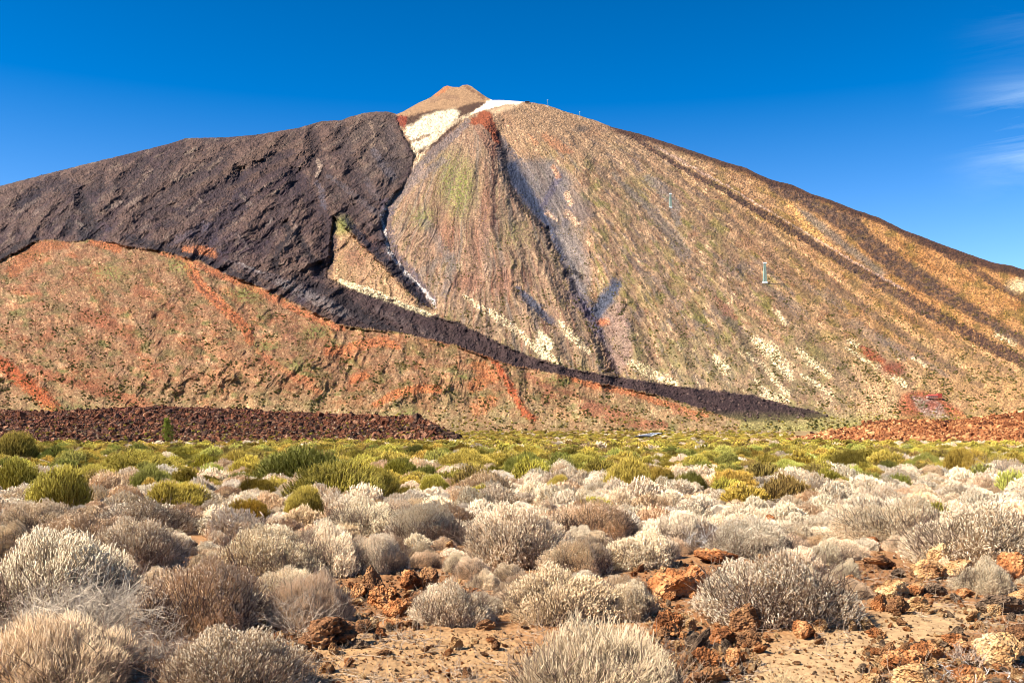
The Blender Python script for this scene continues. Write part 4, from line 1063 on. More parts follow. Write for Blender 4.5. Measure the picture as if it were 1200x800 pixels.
def twig_mesh(seed, roots, length, rad, depth, up=0.6, col=(186, 178, 168), R=0.4, spread=0.6):
    r = np.random.default_rng(seed)
    o_ = []
    for k in range(roots):
        a = r.random() * 2 * np.pi; q = r.random() * R * 0.35
        d = np.array([math.cos(a), math.sin(a), up * r.uniform(0.4, 1.6)])
        branching(r, np.array([q * math.cos(a), q * math.sin(a), -0.02]), d, length * r.uniform(0.7, 1.2), rad, depth, o_, spread)
    P = np.array([x[0] for x in o_]); Rr = np.array([x[1] for x in o_])
    P[:, :, 2] = np.maximum(P[:, :, 2], 0.004)
    C = np.tile(lin(col) * 0.85, (len(o_), P.shape[1], 1)) * r.uniform(0.55, 1.2, (len(o_), 1, 1))
    return strands(P, Rr, C, 4)

def two_mesh(name, pr, m0, m1):
    (V, T, C), (V2, T2, C2) = pr
    return make_mesh(name + '_branches', V, T, C, m0), make_mesh(name + '_foliage', V2, T2, C2, m1)

def one_mesh(name, pr, m0, m1):
    (V, T, C), (V2, T2, C2) = pr
    me = make_mesh(name, *join([(V, T, C), (V2, T2, C2)]), m0)
    me.materials.append(m1)
    mi = np.zeros(len(me.polygons), np.int32); mi[len(T):] = 1
    me.polygons.foreach_set('material_index', mi)
    return me

PALE_NEAR = [two_mesh('dry_shrub', pale_shrub(s, 15000, grey=g_, brown=b_, lumps=l_), M_STEM, M_PALE) for s, g_, b_, l_ in [(1, 0, 0, 10), (2, 0, 0.1, 14), (3, 0.25, 0, 9), (4, 0, 0.3, 12)]]
PALE_NEAR.append(two_mesh('grassy_shrub', pale_shrub(5, 13000, hr=0.0021, hl=0.072, grey=0.2, brown=0.4, lumps=12), M_STEM, M_PALE))
PALE_MID = [one_mesh('dry_shrub_mid', pale_shrub(s, 1900, hr=0.0095, hl=0.085, grey=g_, brown=b_, lumps=l_, thick=1.7), M_STEM, M_PALE) for s, g_, b_, l_ in [(11, 0, 0, 9), (12, 0.1, 0.15, 12), (13, 0.3, 0, 10), (14, 0, 0.5, 13), (15, 0.1, 0, 15), (16, 0.7, 0.2, 8)]]
PALE_FAR = [one_mesh('dry_shrub_far', pale_shrub(s, 260, hr=0.022, hl=0.15, grey=g_, brown=b_, lumps=6, thick=2.5), M_STEM, M_PALE) for s, g_, b_ in [(21, 0, 0.1), (22, 0.3, 0.1), (23, 0, 0.5)]]
GREEN_NEAR = [two_mesh('broom', broom_shrub(s, 10000, rad=0.0055, hue=h_), M_STEM, M_GREEN) for s, h_ in [(31, 0), (32, 1), (33, 0), (34, 2)]]
GREEN_MID = [one_mesh('broom_mid', broom_shrub(s, 2600, rad=0.011, hue=h_), M_STEM, M_GREEN) for s, h_ in [(41, 0), (42, 1), (43, 2), (44, 0), (45, 3)]]
GREEN_FAR = [one_mesh('broom_far', broom_shrub(s, 300, rad=0.035, lumps=6, hue=h_), M_STEM, M_GREEN) for s, h_ in [(51, 0), (52, 3), (53, 2), (54, 0), (55, 3)]]

# ------------------------------------------------------------------ rocks
def rock_geo(seed, sub=4, flat=0.7, rough=0.5):
    import bmesh
    bm = bmesh.new()
    bmesh.ops.create_icosphere(bm, subdivisions=sub, radius=1.0)
    me = bpy.data.meshes.new('rock_tmp')
    bm.to_mesh(me); bm.free()
    V = np.zeros(len(me.vertices) * 3, np.float32); me.vertices.foreach_get('co', V); V = V.reshape(-1, 3).astype(float)
    T = np.zeros(len(me.polygons) * 3, np.int32); me.polygons.foreach_get('vertices', T); T = T.reshape(-1, 3)
    bpy.data.meshes.remove(me)
    r = np.random.default_rng(seed)
    # knock flat facets off, then roughen
    for k in range(15):
        nrm = r.normal(size=3); nrm /= np.linalg.norm(nrm)
        lim = r.uniform(0.42, 0.80)
        dd = V @ nrm
        V = V - nrm[None] * np.clip(dd - lim, 0, None)[:, None] * 0.85
    nn = V / np.linalg.norm(V, axis=1, keepdims=True)
    for f, a in [(1.4, 0.20), (3.1, 0.11), (6.5, 0.065), (13, 0.04), (26, 0.02)]:
        V = V + nn * (noise3(nn * f + seed * 3.1, seed) * a * rough * 1.6)[:, None]
    # pits
    pt = noise3(nn * 9 + seed, seed + 77)
    V = V - nn * (np.clip(pt - 0.25, 0, 1) * 0.28 * rough)[:, None]
    V = V * np.array([r.uniform(0.8, 1.15), r.uniform(0.8, 1.15), flat])
    return V * 0.5, T
ROCKS = {}
for kind, mt in [('orange', R_ORANGE), ('ochre', R_OCHRE), ('brown', R_BROWN), ('grey', R_GREY)]:
    ROCKS[kind] = [make_mesh('rock_' + kind, *rock_geo(100 + 10 * i + len(kind), 5 if i < 2 else 4, [0.75, 0.6, 0.85, 0.5][i], 0.55), None, mt) for i in range(4)]
R_DARK2 = mat_rock('blackish_lava_block', (24, 17, 15), (62, 44, 36), (108, 80, 62), 3.0)
R_DARK3 = mat_rock('tan_lava_block', (50, 34, 28), (118, 78, 58), (158, 120, 92), 3.0)
R_RUST2 = mat_rock('brown_scoria_block', (48, 30, 22), (108, 66, 42), (156, 104, 68), 3.0)
R_RUST3 = mat_rock('sandy_scoria_block', (110, 70, 44), (180, 126, 80), (212, 166, 116), 3.0)
R_SLOPE = mat_rock('slope_lava_block', (34, 26, 28), (70, 54, 52), (110, 90, 80), 0.5)
BLOCK_DARK = [make_mesh('lava_block', *rock_geo(160 + i, 2, 0.9, 0.9), None, m_) for i, m_ in enumerate([R_DARK2, R_DARK2, R_REDDARK, R_REDDARK, R_REDDARK, R_DARK3])]
BLOCK_SLOPE = [make_mesh('slope_block', *rock_geo(190 + i, 2, 0.9, 0.9), None, R_SLOPE) for i in range(3)]
BLOCK_RUST = [make_mesh('scoria_block', *rock_geo(170 + i, 2, 0.8, 0.9), None, m_) for i, m_ in enumerate([R_RUST2, R_RUST2, R_RUST, R_RUST, R_RUST3, R_RUST3])]
PEBBLES = [make_mesh('pebble', *rock_geo(180 + i, 2, 0.7, 0.7), None, m_) for i, m_ in enumerate([R_ORANGE, R_OCHRE, R_BROWN, R_OCHRE, R_GREY, R_ORANGE])]

# ------------------------------------------------------------------ scattered masses (geometry nodes on one object)
def scatter(name, pts, meshes, idx, rot, scl, label):
    col = bpy.data.collections.new(name + '_sources')
    obs = []
    for i, me in enumerate(meshes):
        ob = bpy.data.objects.new('%s_source_%02d' % (name, i), me); col.objects.link(ob)
    me = bpy.data.meshes.new(name)
    me.vertices.add(len(pts))
    me.vertices.foreach_set('co', np.asarray(pts, np.float32).ravel())
    a = me.attributes.new('idx', 'INT', 'POINT'); a.data.foreach_set('value', np.asarray(idx, np.int32))
    a = me.attributes.new('rot', 'FLOAT_VECTOR', 'POINT'); a.data.foreach_set('vector', np.asarray(rot, np.float32).ravel())
    a = me.attributes.new('scl', 'FLOAT_VECTOR', 'POINT'); a.data.foreach_set('vector', np.asarray(scl, np.float32).ravel())
    o = link(name, me)
    tag(o, label, kind='stuff')
    g = bpy.data.node_groups.new(name + '_nodes', 'GeometryNodeTree')
    g.interface.new_socket('Geometry', in_out='INPUT', socket_type='NodeSocketGeometry')
    g.interface.new_socket('Geometry', in_out='OUTPUT', socket_type='NodeSocketGeometry')
    gi = g.nodes.new('NodeGroupInput'); go = g.nodes.new('NodeGroupOutput')
    iop = g.nodes.new('GeometryNodeInstanceOnPoints')
    ci = g.nodes.new('GeometryNodeCollectionInfo'); ci.inputs['Collection'].default_value = col
    ci.inputs['Separate Children'].default_value = True; ci.inputs['Reset Children'].default_value = True
    def na(nm, dt):
        q = g.nodes.new('GeometryNodeInputNamedAttribute'); q.data_type = dt; q.inputs['Name'].default_value = nm
        return [s_ for s_ in q.outputs if s_.enabled and s_.name == 'Attribute'][0]
    g.links.new(gi.outputs[0], iop.inputs['Points'])
    g.links.new(ci.outputs[0], iop.inputs['Instance'])
    iop.inputs['Pick Instance'].default_value = True
    g.links.new(na('idx', 'INT'), iop.inputs['Instance Index'])
    g.links.new(na('rot', 'FLOAT_VECTOR'), iop.inputs['Rotation'])
    g.links.new(na('scl', 'FLOAT_VECTOR'), iop.inputs['Scale'])
    g.links.new(iop.outputs[0], go.inputs[0])
    md = o.modifiers.new('scatter', 'NODES'); md.node_group = g
    return o

def rots(n, tilt=0.15):
    return np.stack([rng.normal(0, tilt, n), rng.normal(0, tilt, n), rng.random(n) * 6.28], 1)

# blocks over the two lava mounds
def blocks(V, PX, n, size, meshes, name, label, lo=-30, hi=1230, pw=1.0):
    m = (PX[0] > lo) & (PX[0] < hi)
    cols_ = np.nonzero(m)[0]
    i = (rng.random(n) ** pw * (V.shape[0] - 1)).astype(int); j = rng.choice(cols_, n)
    q_ = fbm(V[i, j, 0] / 5, V[i, j, 1] / 16, 3, 460, 0.7) + rng.normal(0, 0.12, n) > -0.12
    i, j = i[q_], j[q_]; n = len(i)
    p = V[i, j] + rng.normal(0, 0.3, (n, 3))
    s = size * np.clip(np.exp(rng.normal(0, 0.8, n)), 0.2, 5) * (0.7 + p[:, 1] / 500)
    nm = fbm(p[:, 0] / 9, p[:, 1] / 30, 3, 440, 0.7) + rng.normal(0, 0.16, n)
    ix = np.clip(((nm + 0.42) / 0.84 * 6).astype(int), 0, 5)
    scatter(name, p, meshes, ix, rots(n, 1.0), np.stack([s, s, s * 0.9], 1), label)
blocks(LV, Lx, 26000, 0.36, BLOCK_DARK, 'lava_rubble', 'dark red broken lava blocks covering the mound on the left')
blocks(LV[LV.shape[0] // 2:], Lx, 700, 0.72, BLOCK_DARK, 'lava_boulders', 'larger dark red boulders along the crest of the left mound')
blocks(RV, Rx, 14000, 0.36, BLOCK_RUST, 'scoria_rubble', 'rust orange broken lava blocks covering the mound on the right')

# ------------------------------------------------------------------ near shrubs by hand (photograph x, base row, width, height)
placed = []      # x, y, radius
LAND = []        # named things that later labels can point to: px, py, phrase

def shrub_obj(name, near, meshes, x, y, z, w, h, label, cat, group, wref, href, rz=None, dy=1.0):
    sx = w / wref; sz = h / href
    rz = rng.random() * 6.28 if rz is None else rz
    if near:
        e = empty(name, (x, y, z))
        e.rotation_euler = (0, 0, rz); e.scale = (sx, sx * dy, sz)
        link('branches', meshes[0], e); link('foliage', meshes[1], e)
    else:
        e = link(name, meshes, None, (x, y, z)); e.rotation_euler = (0, 0, rz); e.scale = (sx, sx * dy, sz)
    tag(e, label, cat, group)
    placed.append((x, y, w * 0.5))
    return e

HAND = [ # px, base py, width px, height px, proto, label
 (908, 742, 196, 88, 0, 'broad pale domed shrub in dark shade below, left of the rock pile', 'the broad pale domed shrub'),
 (232, 752, 168, 92, 3, 'brown domed dry shrub behind the lower left pale shrub', 'the brown domed shrub'),
 (60, 742, 215, 112, 2, 'big pale grey shrub at the left edge above tangled dead twigs', 'the big grey shrub at the left edge'),
 (268, 836, 190, 84, 1, 'pale shrub cut by the bottom edge beside the sandy clearing', 'the pale shrub at the bottom left'),
 (705, 850, 235, 112, 4, 'tall grassy pale shrub cut by the bottom edge in the middle', 'the tall grassy shrub at the bottom'),
 (66, 822, 215, 96, 4, 'dense grassy grey shrub filling the bottom left corner', 'the grassy shrub in the corner'),
 (318, 686, 150, 66, 1, 'pale shrub with a bright top, left of the dark tipped green one', 'the bright topped shrub'),
 (385, 680, 92, 62, 0, 'pale shrub with a touch of green beside the orange rocks', 'the green tinged shrub'),
 (446, 678, 84, 44, 2, 'small grey shrub overhanging the cluster of orange rocks', 'the small grey shrub over the orange rocks'),
 (362, 738, 118, 64, 4, 'thin grey dry shrub behind the big brown boulder', 'the thin grey shrub'),
 (528, 738, 104, 56, 0, 'pale shrub at the back of the sandy clearing', 'the shrub at the back of the sandy clearing'),
 (598, 668, 134, 72, 1, 'round grey brown shrub in the centre behind the clearing', 'the round shrub in the centre'),
 (660, 734, 150, 66, 3, 'wide pale shrub just behind the tall grassy one', 'the wide shrub in the lower centre'),
 (735, 728, 84, 42, 1, 'low pale shrub left of the upright orange rock', 'the low shrub by the upright orange rock'),
 (745, 668, 116, 48, 0, 'pale shrub behind the orange earth bank', 'the shrub behind the orange bank'),
 (680, 676, 90, 42, 1, 'pale rounded shrub left of the orange earth bank', 'the rounded shrub left of the bank'),
 (880, 655, 120, 46, 2, 'pale shrub with a bright crest above the broad domed one', 'the bright crested shrub'),
 (960, 668, 70, 36, 0, 'pale shrub beside the red flat stone', 'the shrub beside the flat stone'),
 (1050, 638, 150, 56, 0, 'wide pale shrub behind the red soil on the right', 'the wide shrub behind the red soil'),
 (1145, 668, 190, 78, 1, 'largest pale shrub at the right edge behind the yellow rocks', 'the largest shrub at the right edge'),
 (1152, 700, 74, 42, 0, 'small pale tuft among the yellow rocks on the right', 'the small tuft among the yellow rocks'),
 (990, 684, 44, 26, 0, 'tiny pale tuft on red soil right of the broad domed shrub', 'the tiny tuft on red soil'),
 (100, 655, 150, 50, 3, 'low brown shrub above the big grey one', 'the low brown shrub at the left'),
 (155, 672, 120, 62, 1, 'rounded brownish shrub between the two big left shrubs', 'the rounded brownish shrub'),
 (45, 628, 110, 44, 1, 'pale shrub under the yellow green broom at the left edge', 'the pale shrub under the left broom'),
 (170, 632, 130, 46, 0, 'pale shrub with a greenish top behind the rounded brownish one', 'the greenish topped shrub'),
 (500, 640, 110, 48, 2, 'lumpy grey shrub behind the small grey one', 'the lumpy grey shrub'),
 (425, 628, 100, 46, 0, 'pale shrub in front of the big green broom', 'the pale shrub before the big broom'),
 (690, 632, 120, 44, 3, 'brown lumpy shrub behind the rounded central one', 'the brown lumpy shrub'),
 (800, 640, 90, 40, 2, 'greyish pale shrub left of the bright crested one', 'the greyish shrub'),
 (1130, 740, 20, 12, 0, None, None),
]
for px, py, w, h, pr, lab, phrase in HAND:
    if lab is None: continue
    x, Y, z = at(px, min(py, 795) if py < 800 else py)
    if py >= 800:
        Y = float(ground_Y(py)); x = (px - 600) / F * Y; z = float(gz(x, Y))
    wm = w / F * Y * 1.04; hm = h / F * Y * 0.98
    Yc = Y + wm * 0.38
    xc = (px - 600) / F * Yc
    wm *= Yc / Y
    shrub_obj('dry_shrub', True, PALE_NEAR[pr], xc, Yc, float(gz(xc, Yc)), wm, hm, lab, 'shrub', 'pale dry shrubs in the foreground', 1.02, 0.50, dy=0.92)
    LAND.append((px, py - h * 0.4, phrase))

GHAND = [(72, 600, 96, 56, 0, 'bright yellow green broom shrub at the left above the pale ones', 'the bright broom at the left'),
 (160, 560, 110, 34, 2, 'low olive broom behind the bright left one', 'the low olive broom'),
 (18, 545, 70, 36, 0, 'yellow broom bush at the left edge', 'the broom at the left edge'),
 (20, 585, 80, 46, 2, 'dull olive broom low at the left edge', 'the dull broom at the left edge'),
 (110, 575, 70, 30, 0, 'small yellow green broom between the two left ones', 'the small broom between the left ones'),
 (355, 572, 130, 52, 1, 'large light green broom left of centre', 'the large light green broom'),
 (400, 590, 150, 50, 0, 'wide yellow green broom in front of the light green one', 'the wide yellow green broom'),
 (358, 606, 60, 36, 0, 'small front broom touching the pale shrubs', 'the small front broom'),
 (440, 583, 70, 40, 0, 'yellow green broom at the right end of the big clump', 'the broom ending the big clump'),
 (280, 556, 70, 30, 2, 'olive broom left of the large light green one', 'the olive broom left of centre'),
 (620, 560, 70, 32, 1, 'fresh green broom in the centre of the plain', 'the fresh green broom'),
 (545, 555, 90, 30, 2, 'golden olive broom left of the fresh green one', 'the golden olive broom'),
 (680, 552, 60, 22, 0, 'low yellow broom right of the fresh green one', 'the low yellow broom'),
 (738, 578, 70, 44, 2, 'tall loose olive broom right of centre', 'the tall loose broom'),
 (810, 576, 40, 28, 1, 'small round green broom right of the tall loose one', 'the small round green broom'),
 (775, 574, 46, 34, 3, 'brown broom beside the tall loose olive one', 'the brown broom'),
 (860, 576, 60, 30, 3, 'brownish green broom in the right middle ground', 'the brownish green broom'),
 (995, 556, 60, 30, 0, 'yellow green broom left of the dark olive bush', 'the broom left of the dark bush'),
 (1130, 556, 56, 34, 3, 'dark olive bush below the rust mound', 'the dark olive bush'),
 (1085, 552, 40, 22, 1, 'pale green broom beside the dark olive bush', 'the pale green broom'),
 (920, 560, 66, 24, 1, 'light green low broom in the right middle ground', 'the light green low broom'),
 (508, 580, 50, 26, 0, 'small yellow broom among pale shrubs in the centre', 'the small yellow broom'),
 (655, 582, 40, 26, 0, 'little yellow green broom among pale shrubs', 'the little broom among pale shrubs'),
 (178, 578, 56, 36, 1, 'green sprig of broom over dark dead wood', 'the green sprig'),
 (205, 600, 80, 40, 3, 'brown withered broom by the dark gap', 'the brown withered broom'),
 (300, 585, 50, 30, 3, 'withered olive broom left of the big clump', 'the withered olive broom'),
 (290, 612, 60, 30, 3, 'golden withered shrub by the bare soil patch', 'the golden withered shrub')]
for px, py, w, h, pr, lab, phrase in GHAND:
    x, Y, z = at(px, py)
    wm = w / F * Y; hm = h / F * Y
    Yc = Y + wm * 0.35; xc = (px - 600) / F * Yc
    mesh = GREEN_NEAR[pr] if pr < 4 and pr != 3 else GREEN_NEAR[3]
    shrub_obj('broom_shrub', True, mesh, xc, Yc, float(gz(xc, Yc)), wm, hm, lab, 'shrub', 'yellow green broom shrubs on the plain', 1.42, 0.80)
    LAND.append((px, py - h * 0.4, phrase))

# ------------------------------------------------------------------ rocks by hand
RH = [ # px, base py, width, height, kind, proto, label
 (384, 768, 76, 40, 'brown', 0, 'big rust brown boulder alone on the edge of the sandy clearing'),
 (438, 700, 34, 40, 'brown', 2, 'dark upright rock at the left end of the orange cluster'),
 (452, 712, 46, 36, 'orange', 0, 'jagged orange rock in the middle of the cluster'),
 (480, 690, 38, 30, 'orange', 2, 'orange rock at the back of the cluster'),
 (470, 720, 40, 28, 'orange', 1, 'rounded orange rock at the front right of the cluster'),
 (500, 688, 34, 22, 'brown', 1, 'brown rock at the right end of the orange cluster'),
 (420, 700, 26, 22, 'orange', 3, 'small orange stone left of the cluster'),
 (462, 737, 34, 14, 'orange', 1, 'flat orange stone at the back of the sand'),
 (425, 745, 26, 16, 'brown', 1, 'small dark stone beside the big brown boulder'),
 (370, 783, 18, 12, 'brown', 3, 'small brown stone before the big boulder'),
 (352, 772, 20, 16, 'grey', 1, 'grey stump like stone left of the big boulder'),
 (332, 722, 20, 22, 'ochre', 2, 'ochre stone in front of the thin grey shrub'),
 (316, 726, 26, 14, 'orange', 1, 'orange stone left of the ochre one'),
 (262, 754, 26, 14, 'orange', 0, 'orange stone under the brown domed shrub'),
 (498, 652, 30, 12, 'orange', 3, 'flat orange stone behind the cluster'),
 (115, 770, 22, 14, 'orange', 0, 'orange stone half hidden by dead twigs'),
 (105, 752, 20, 14, 'brown', 2, 'brown stone behind the dead twigs'),
 (790, 700, 70, 44, 'orange', 1, 'golden orange earth bank rock in the lower centre'),
 (815, 690, 44, 34, 'orange', 2, 'orange rock at the top of the bank'),
 (785, 750, 44, 40, 'orange', 0, 'upright red orange rock right of the wide shrub'),
 (816, 778, 22, 48, 'grey', 2, 'narrow grey slab leaning among the orange rocks'),
 (845, 660, 60, 20, 'orange', 1, 'flat orange rock ledge below the bright crested shrub'),
 (872, 742, 44, 32, 'brown', 2, 'brown rock touching the broad domed shrub'),
 (846, 758, 42, 26, 'orange', 1, 'orange rock between the slab and the brown rock'),
 (832, 784, 46, 26, 'orange', 0, 'orange rock at the foot of the leaning slab'),
 (862, 782, 34, 28, 'orange', 2, 'red orange rock right of the slab foot'),
 (880, 760, 30, 20, 'brown', 1, 'low brown rock before the domed shrub'),
 (830, 800, 44, 22, 'brown', 3, 'flat brown rock at the bottom beside the grassy shrub'),
 (942, 752, 40, 26, 'orange', 2, 'tan orange rock alone on the path in front of the domed shrub'),
 (962, 744, 18, 14, 'ochre', 1, 'small yellow stone touching the lone path rock'),
 (916, 658, 34, 14, 'orange', 1, 'smooth red stone beside the domed shrub top'),
 (984, 642, 16, 12, 'orange', 0, 'small red stone on the red soil'),
 (1024, 640, 20, 12, 'orange', 2, 'red orange stone in front of the wide right shrub'),
 (1030, 668, 40, 18, 'brown', 3, 'dark flat rock on the red soil'),
 (1048, 706, 36, 26, 'ochre', 0, 'ochre rock on the left of the rock pile'),
 (1074, 702, 26, 18, 'orange', 1, 'orange rock in the middle of the rock pile'),
 (1094, 702, 32, 20, 'grey', 1, 'dark grey rock in the rock pile'),
 (1052, 724, 26, 24, 'brown', 0, 'brown knobbly rock at the front of the pile'),
 (1030, 720, 24, 22, 'orange', 3, 'orange brown rock at the left foot of the pile'),
 (1076, 722, 34, 18, 'ochre', 2, 'yellow rock at the foot of the pile'),
 (1090, 684, 40, 22, 'ochre', 1, 'yellow rock at the top of the pile'),
 (1100, 666, 34, 30, 'ochre', 2, 'tall pale yellow rock under the right hand shrub'),
 (1124, 684, 40, 28, 'ochre', 0, 'pale ochre rock right of the tall yellow one'),
 (1130, 704, 30, 16, 'orange', 2, 'small orange rock below the pale ochre one'),
 (1168, 722, 62, 28, 'grey', 1, 'large dark brown rock beyond the path on the right'),
 (1190, 682, 60, 42, 'orange', 2, 'large rust rock at the right edge'),
 (1200, 706, 34, 16, 'ochre', 3, 'yellow stone at the right edge'),
 (1122, 668, 22, 16, 'brown', 3, 'brown stone behind the tall yellow rock'),
 (1060, 790, 60, 34, 'orange', 0, 'orange brown rock at the bottom right corner group'),
 (1090, 778, 40, 30, 'orange', 1, 'rounded orange rock right of the corner rock'),
 (1042, 782, 28, 28, 'brown', 2, 'dark rock left of the corner rock'),
 (1072, 806, 60, 30, 'ochre', 2, 'ochre rock cut by the bottom edge on the right'),
 (1122, 764, 40, 26, 'orange', 2, 'orange rock behind the pale dead tuft'),
 (1124, 748, 16, 14, 'grey', 0, 'small dark stone on top of the orange rock'),
 (1172, 778, 56, 34, 'ochre', 1, 'yellow rock right of the dead tuft'),
 (1192, 752, 44, 26, 'brown', 0, 'brown rock above the yellow one at the right edge'),
 (1135, 800, 50, 24, 'orange', 3, 'orange stone under the white branches'),
 (1022, 806, 34, 24, 'ochre', 0, 'yellow stone at the bottom beside the path'),
 (500, 768, 14, 8, 'brown', 0, 'small dark pebble in the middle of the sand'),
 (452, 774, 20, 6, 'brown', 1, 'thin dark stone lying on the sand'),
 (568, 740, 30, 12, 'brown', 2, 'low brown stone at the right of the clearing'),
 (576, 756, 20, 9, 'orange', 2, 'small orange stone at the right of the clearing'),
 (1196, 640, 20, 18, 'brown', 1, 'brown stone above the largest right shrub')]
for i, (px, py, w, h, kd, pr, lab) in enumerate(RH):
    Y = float(ground_Y(py)); wm = w / F * Y; hm = h / F * Y
    Yc = Y + wm * 0.4; x = (px - 600) / F * Yc; z = float(gz(x, Yc))
    me = ROCKS[kd][pr]
    fl = [0.75, 0.6, 0.85, 0.5][pr]
    o = link('lava_rock', me, None, (x, Yc, z + hm * 0.36))
    s = wm * 1.12; sz = hm * 1.25 / fl
    o.scale = (s, s * 0.9, sz)
    o.rotation_euler = (rng.normal(0, 0.12), rng.normal(0, 0.12) + (0.35 if 'leaning' in lab else 0), rng.normal(0, 0.35))
    tag(o, lab, 'rock', 'volcanic rocks in the foreground')
    placed.append((x, Yc, wm * 0.42))
    if w >= 34: LAND.append((px, py - h * 0.4, 'the ' + lab.split(' in ')[0].split(' at ')[0].split(' on ')[0].split(' right ')[0].split(' left ')[0].split(' beside ')[0].split(' under ')[0].split(' touching ')[0]))

# ------------------------------------------------------------------ label helper for the many others
from collections import Counter
used_labels = Counter()
def near_label(base, px, py):
    LAND_s = sorted(LAND, key=lambda q: (q[0] - px) ** 2 + 4 * (q[1] - py) ** 2)
    for q in LAND_s[:12]:
        dx, dy = px - q[0], py - q[1]
        if abs(dx) > 2.5 * abs(dy): rel = 'right of' if dx > 0 else 'left of'
        elif abs(dy) > 2.0 * abs(dx): rel = 'in front of' if dy > 0 else 'behind'
        else: rel = ('below and ' if dy > 0 else 'above and ') + ('right of' if dx > 0 else 'left of')
        for adv in ('just ', 'further ', 'well '):
            lab = '%s %s%s %s' % (base, adv, rel, q[2])
            if len(lab.split()) <= 16 and used_labels[lab] == 0:
                used_labels[lab] += 1
                return lab
    return None

def polymask(px, py, polys):
    r = np.zeros(len(px), bool)
    for p in polys:
        P = np.array(p, float); ins = np.zeros(len(px), bool)
        for k in range(len(P)):
            x0, y0 = P[k]; x1, y1 = P[(k + 1) % len(P)]
            if y0 != y1:
                ins ^= ((y0 > py) != (y1 > py)) & (px < (x1 - x0) * (py - y0) / (y1 - y0) + x0)
        r |= ins
    return r

# random rocks (objects) where the ground is stony
cand = []
while len(cand) < 270:
    px, py = rng.uniform(0, 1200), rng.uniform(600, 798)
    a_ = polymask(np.array([px]), np.array([py]), ROCKY)[0]
    if not a_ and rng.random() > 0.2: continue
    if not a_ and py > 650 and not polymask(np.array([px]), np.array([py]), BARE)[0]: continue
    cand.append((px, py))
for px, py in cand:
    w = rng.uniform(9, 26); Y = float(ground_Y(py)); wm = w / F * Y
    x = (px - 600) / F * Y; z = float(gz(x, Y))
    if any((x - q[0]) ** 2 + (Y - q[1]) ** 2 < (q[2] * 0.7) ** 2 for q in placed): continue
    kd = rng.choice(['orange', 'orange', 'ochre', 'brown', 'ochre', 'grey'])
    o = link('lava_rock', ROCKS[kd][rng.integers(2, 4)], None, (x, Y, z + wm * 0.2))
    o.scale = (wm, wm * rng.uniform(0.7, 1.1), wm * rng.uniform(0.8, 1.2)); o.rotation_euler = (rng.normal(0, 0.4), rng.normal(0, 0.4), rng.random() * 6.28)
    size = 'small' if w < 16 else 'middling'
    lab = near_label('%s %s stone' % (size, kd), px, py)
    tag(o, lab or 'small loose %s stone on the stony soil' % kd, 'rock', 'volcanic rocks in the foreground')

# gravel
def gravel():
    pts, idx, scl = [], [], []
    n = 32000
    px = rng.uniform(-200, 1400, n); py = 620 + 190 * rng.random(n) ** 0.8
    rock = polymask(px, py, ROCKY); bare = polymask(px, py, BARE)
    keep = rng.random(n) < np.where(rock, 1.0, np.where(bare, 0.5, 0.25))
    px, py = px[keep], py[keep]
    Y = ground_Y(py); x = (px - 600) / F * Y
    s = np.exp(rng.normal(math.log(0.020), 0.55, len(x))) * np.where(rock[keep], 1.6, 0.9)
    s = np.clip(s, 0.006, 0.11)
    p = np.stack([x, Y, gz(x, Y) + s * 0.2], 1)
    scatter('gravel', p, PEBBLES, rng.integers(0, len(PEBBLES), len(x)), rots(len(x), 0.8), np.stack([s, s, s * 0.8], 1), 'loose volcanic gravel on the sandy soil')
gravel()

# ------------------------------------------------------------------ fill with shrubs
def fill():
    # pale shrubs: rows from the front to about 70 m
    pl = np.array(placed)
    got = []; greens = []
    tries = 0
    PXs, PYs = [], []
    n = 44000
    px = rng.uniform(-330, 1530, n); Y = 10 + 95 * rng.random(n) ** 1.35
    py = HOR + (CAMZ - zbase(Y)) / Y * F
    order = np.argsort(Y)
    occ = [list(p) for p in placed]
    ox = np.array([p[0] for p in occ] + [0] * 6000, float); oy = np.array([p[1] for p in occ] + [0] * 6000, float); orr = np.array([p[2] for p in occ] + [0] * 6000, float)
    no = len(occ)
    bare = polymask(px, py, BARE)
    clump = fbm(px / F * Y / 7.0, Y / 7.0, 3, 401)
    for k in order:
        if bare[k]: continue
        y = Y[k]; x = (px[k] - 600) / F * y
        # share of green rises with distance
        pg = sstep(24, 60, y + 16 * clump[k] + (9 if px[k] < 500 else 0)) * 0.9
        if y > 13: pg = max(pg, 0.07)
        green = rng.random() < pg
        w = rng.uniform(0.45, 1.35) if y < 25 else rng.uniform(0.7, 2.0)
        if green: w = rng.uniform(0.9, 2.4)
        d = np.hypot(ox[:no] - x, oy[:no] - y)
        if np.any(d < (orr[:no] + w * 0.5) * (0.92 if y < 17 else 0.78 if y < 30 else 0.70)): continue
        if y > 20 and rng.random() < 0.06: continue
        h = w * rng.uniform(0.34, 0.52) if not green else w * rng.uniform(0.42, 0.62)
        h = min(h, 0.80 if not green else 1.2)
        got.append((x, y, w, h, green, px[k], py[k]))
        ox[no], oy[no], orr[no] = x, y, w * 0.5; no += 1
        if no > 5600: break
    return got
got = fill()
pale = [g for g in got if not g[4]]; green = [g for g in got if g[4]]
def inframe(g): return -20 < g[5] < 1220
pale.sort(key=lambda g: (not inframe(g), -g[2] / g[1])); green.sort(key=lambda g: (not inframe(g), -g[2] / g[1]))
pale_i, pale_s = pale[:255], pale[255:]
green_i, green_s = green[:250], green[250:]
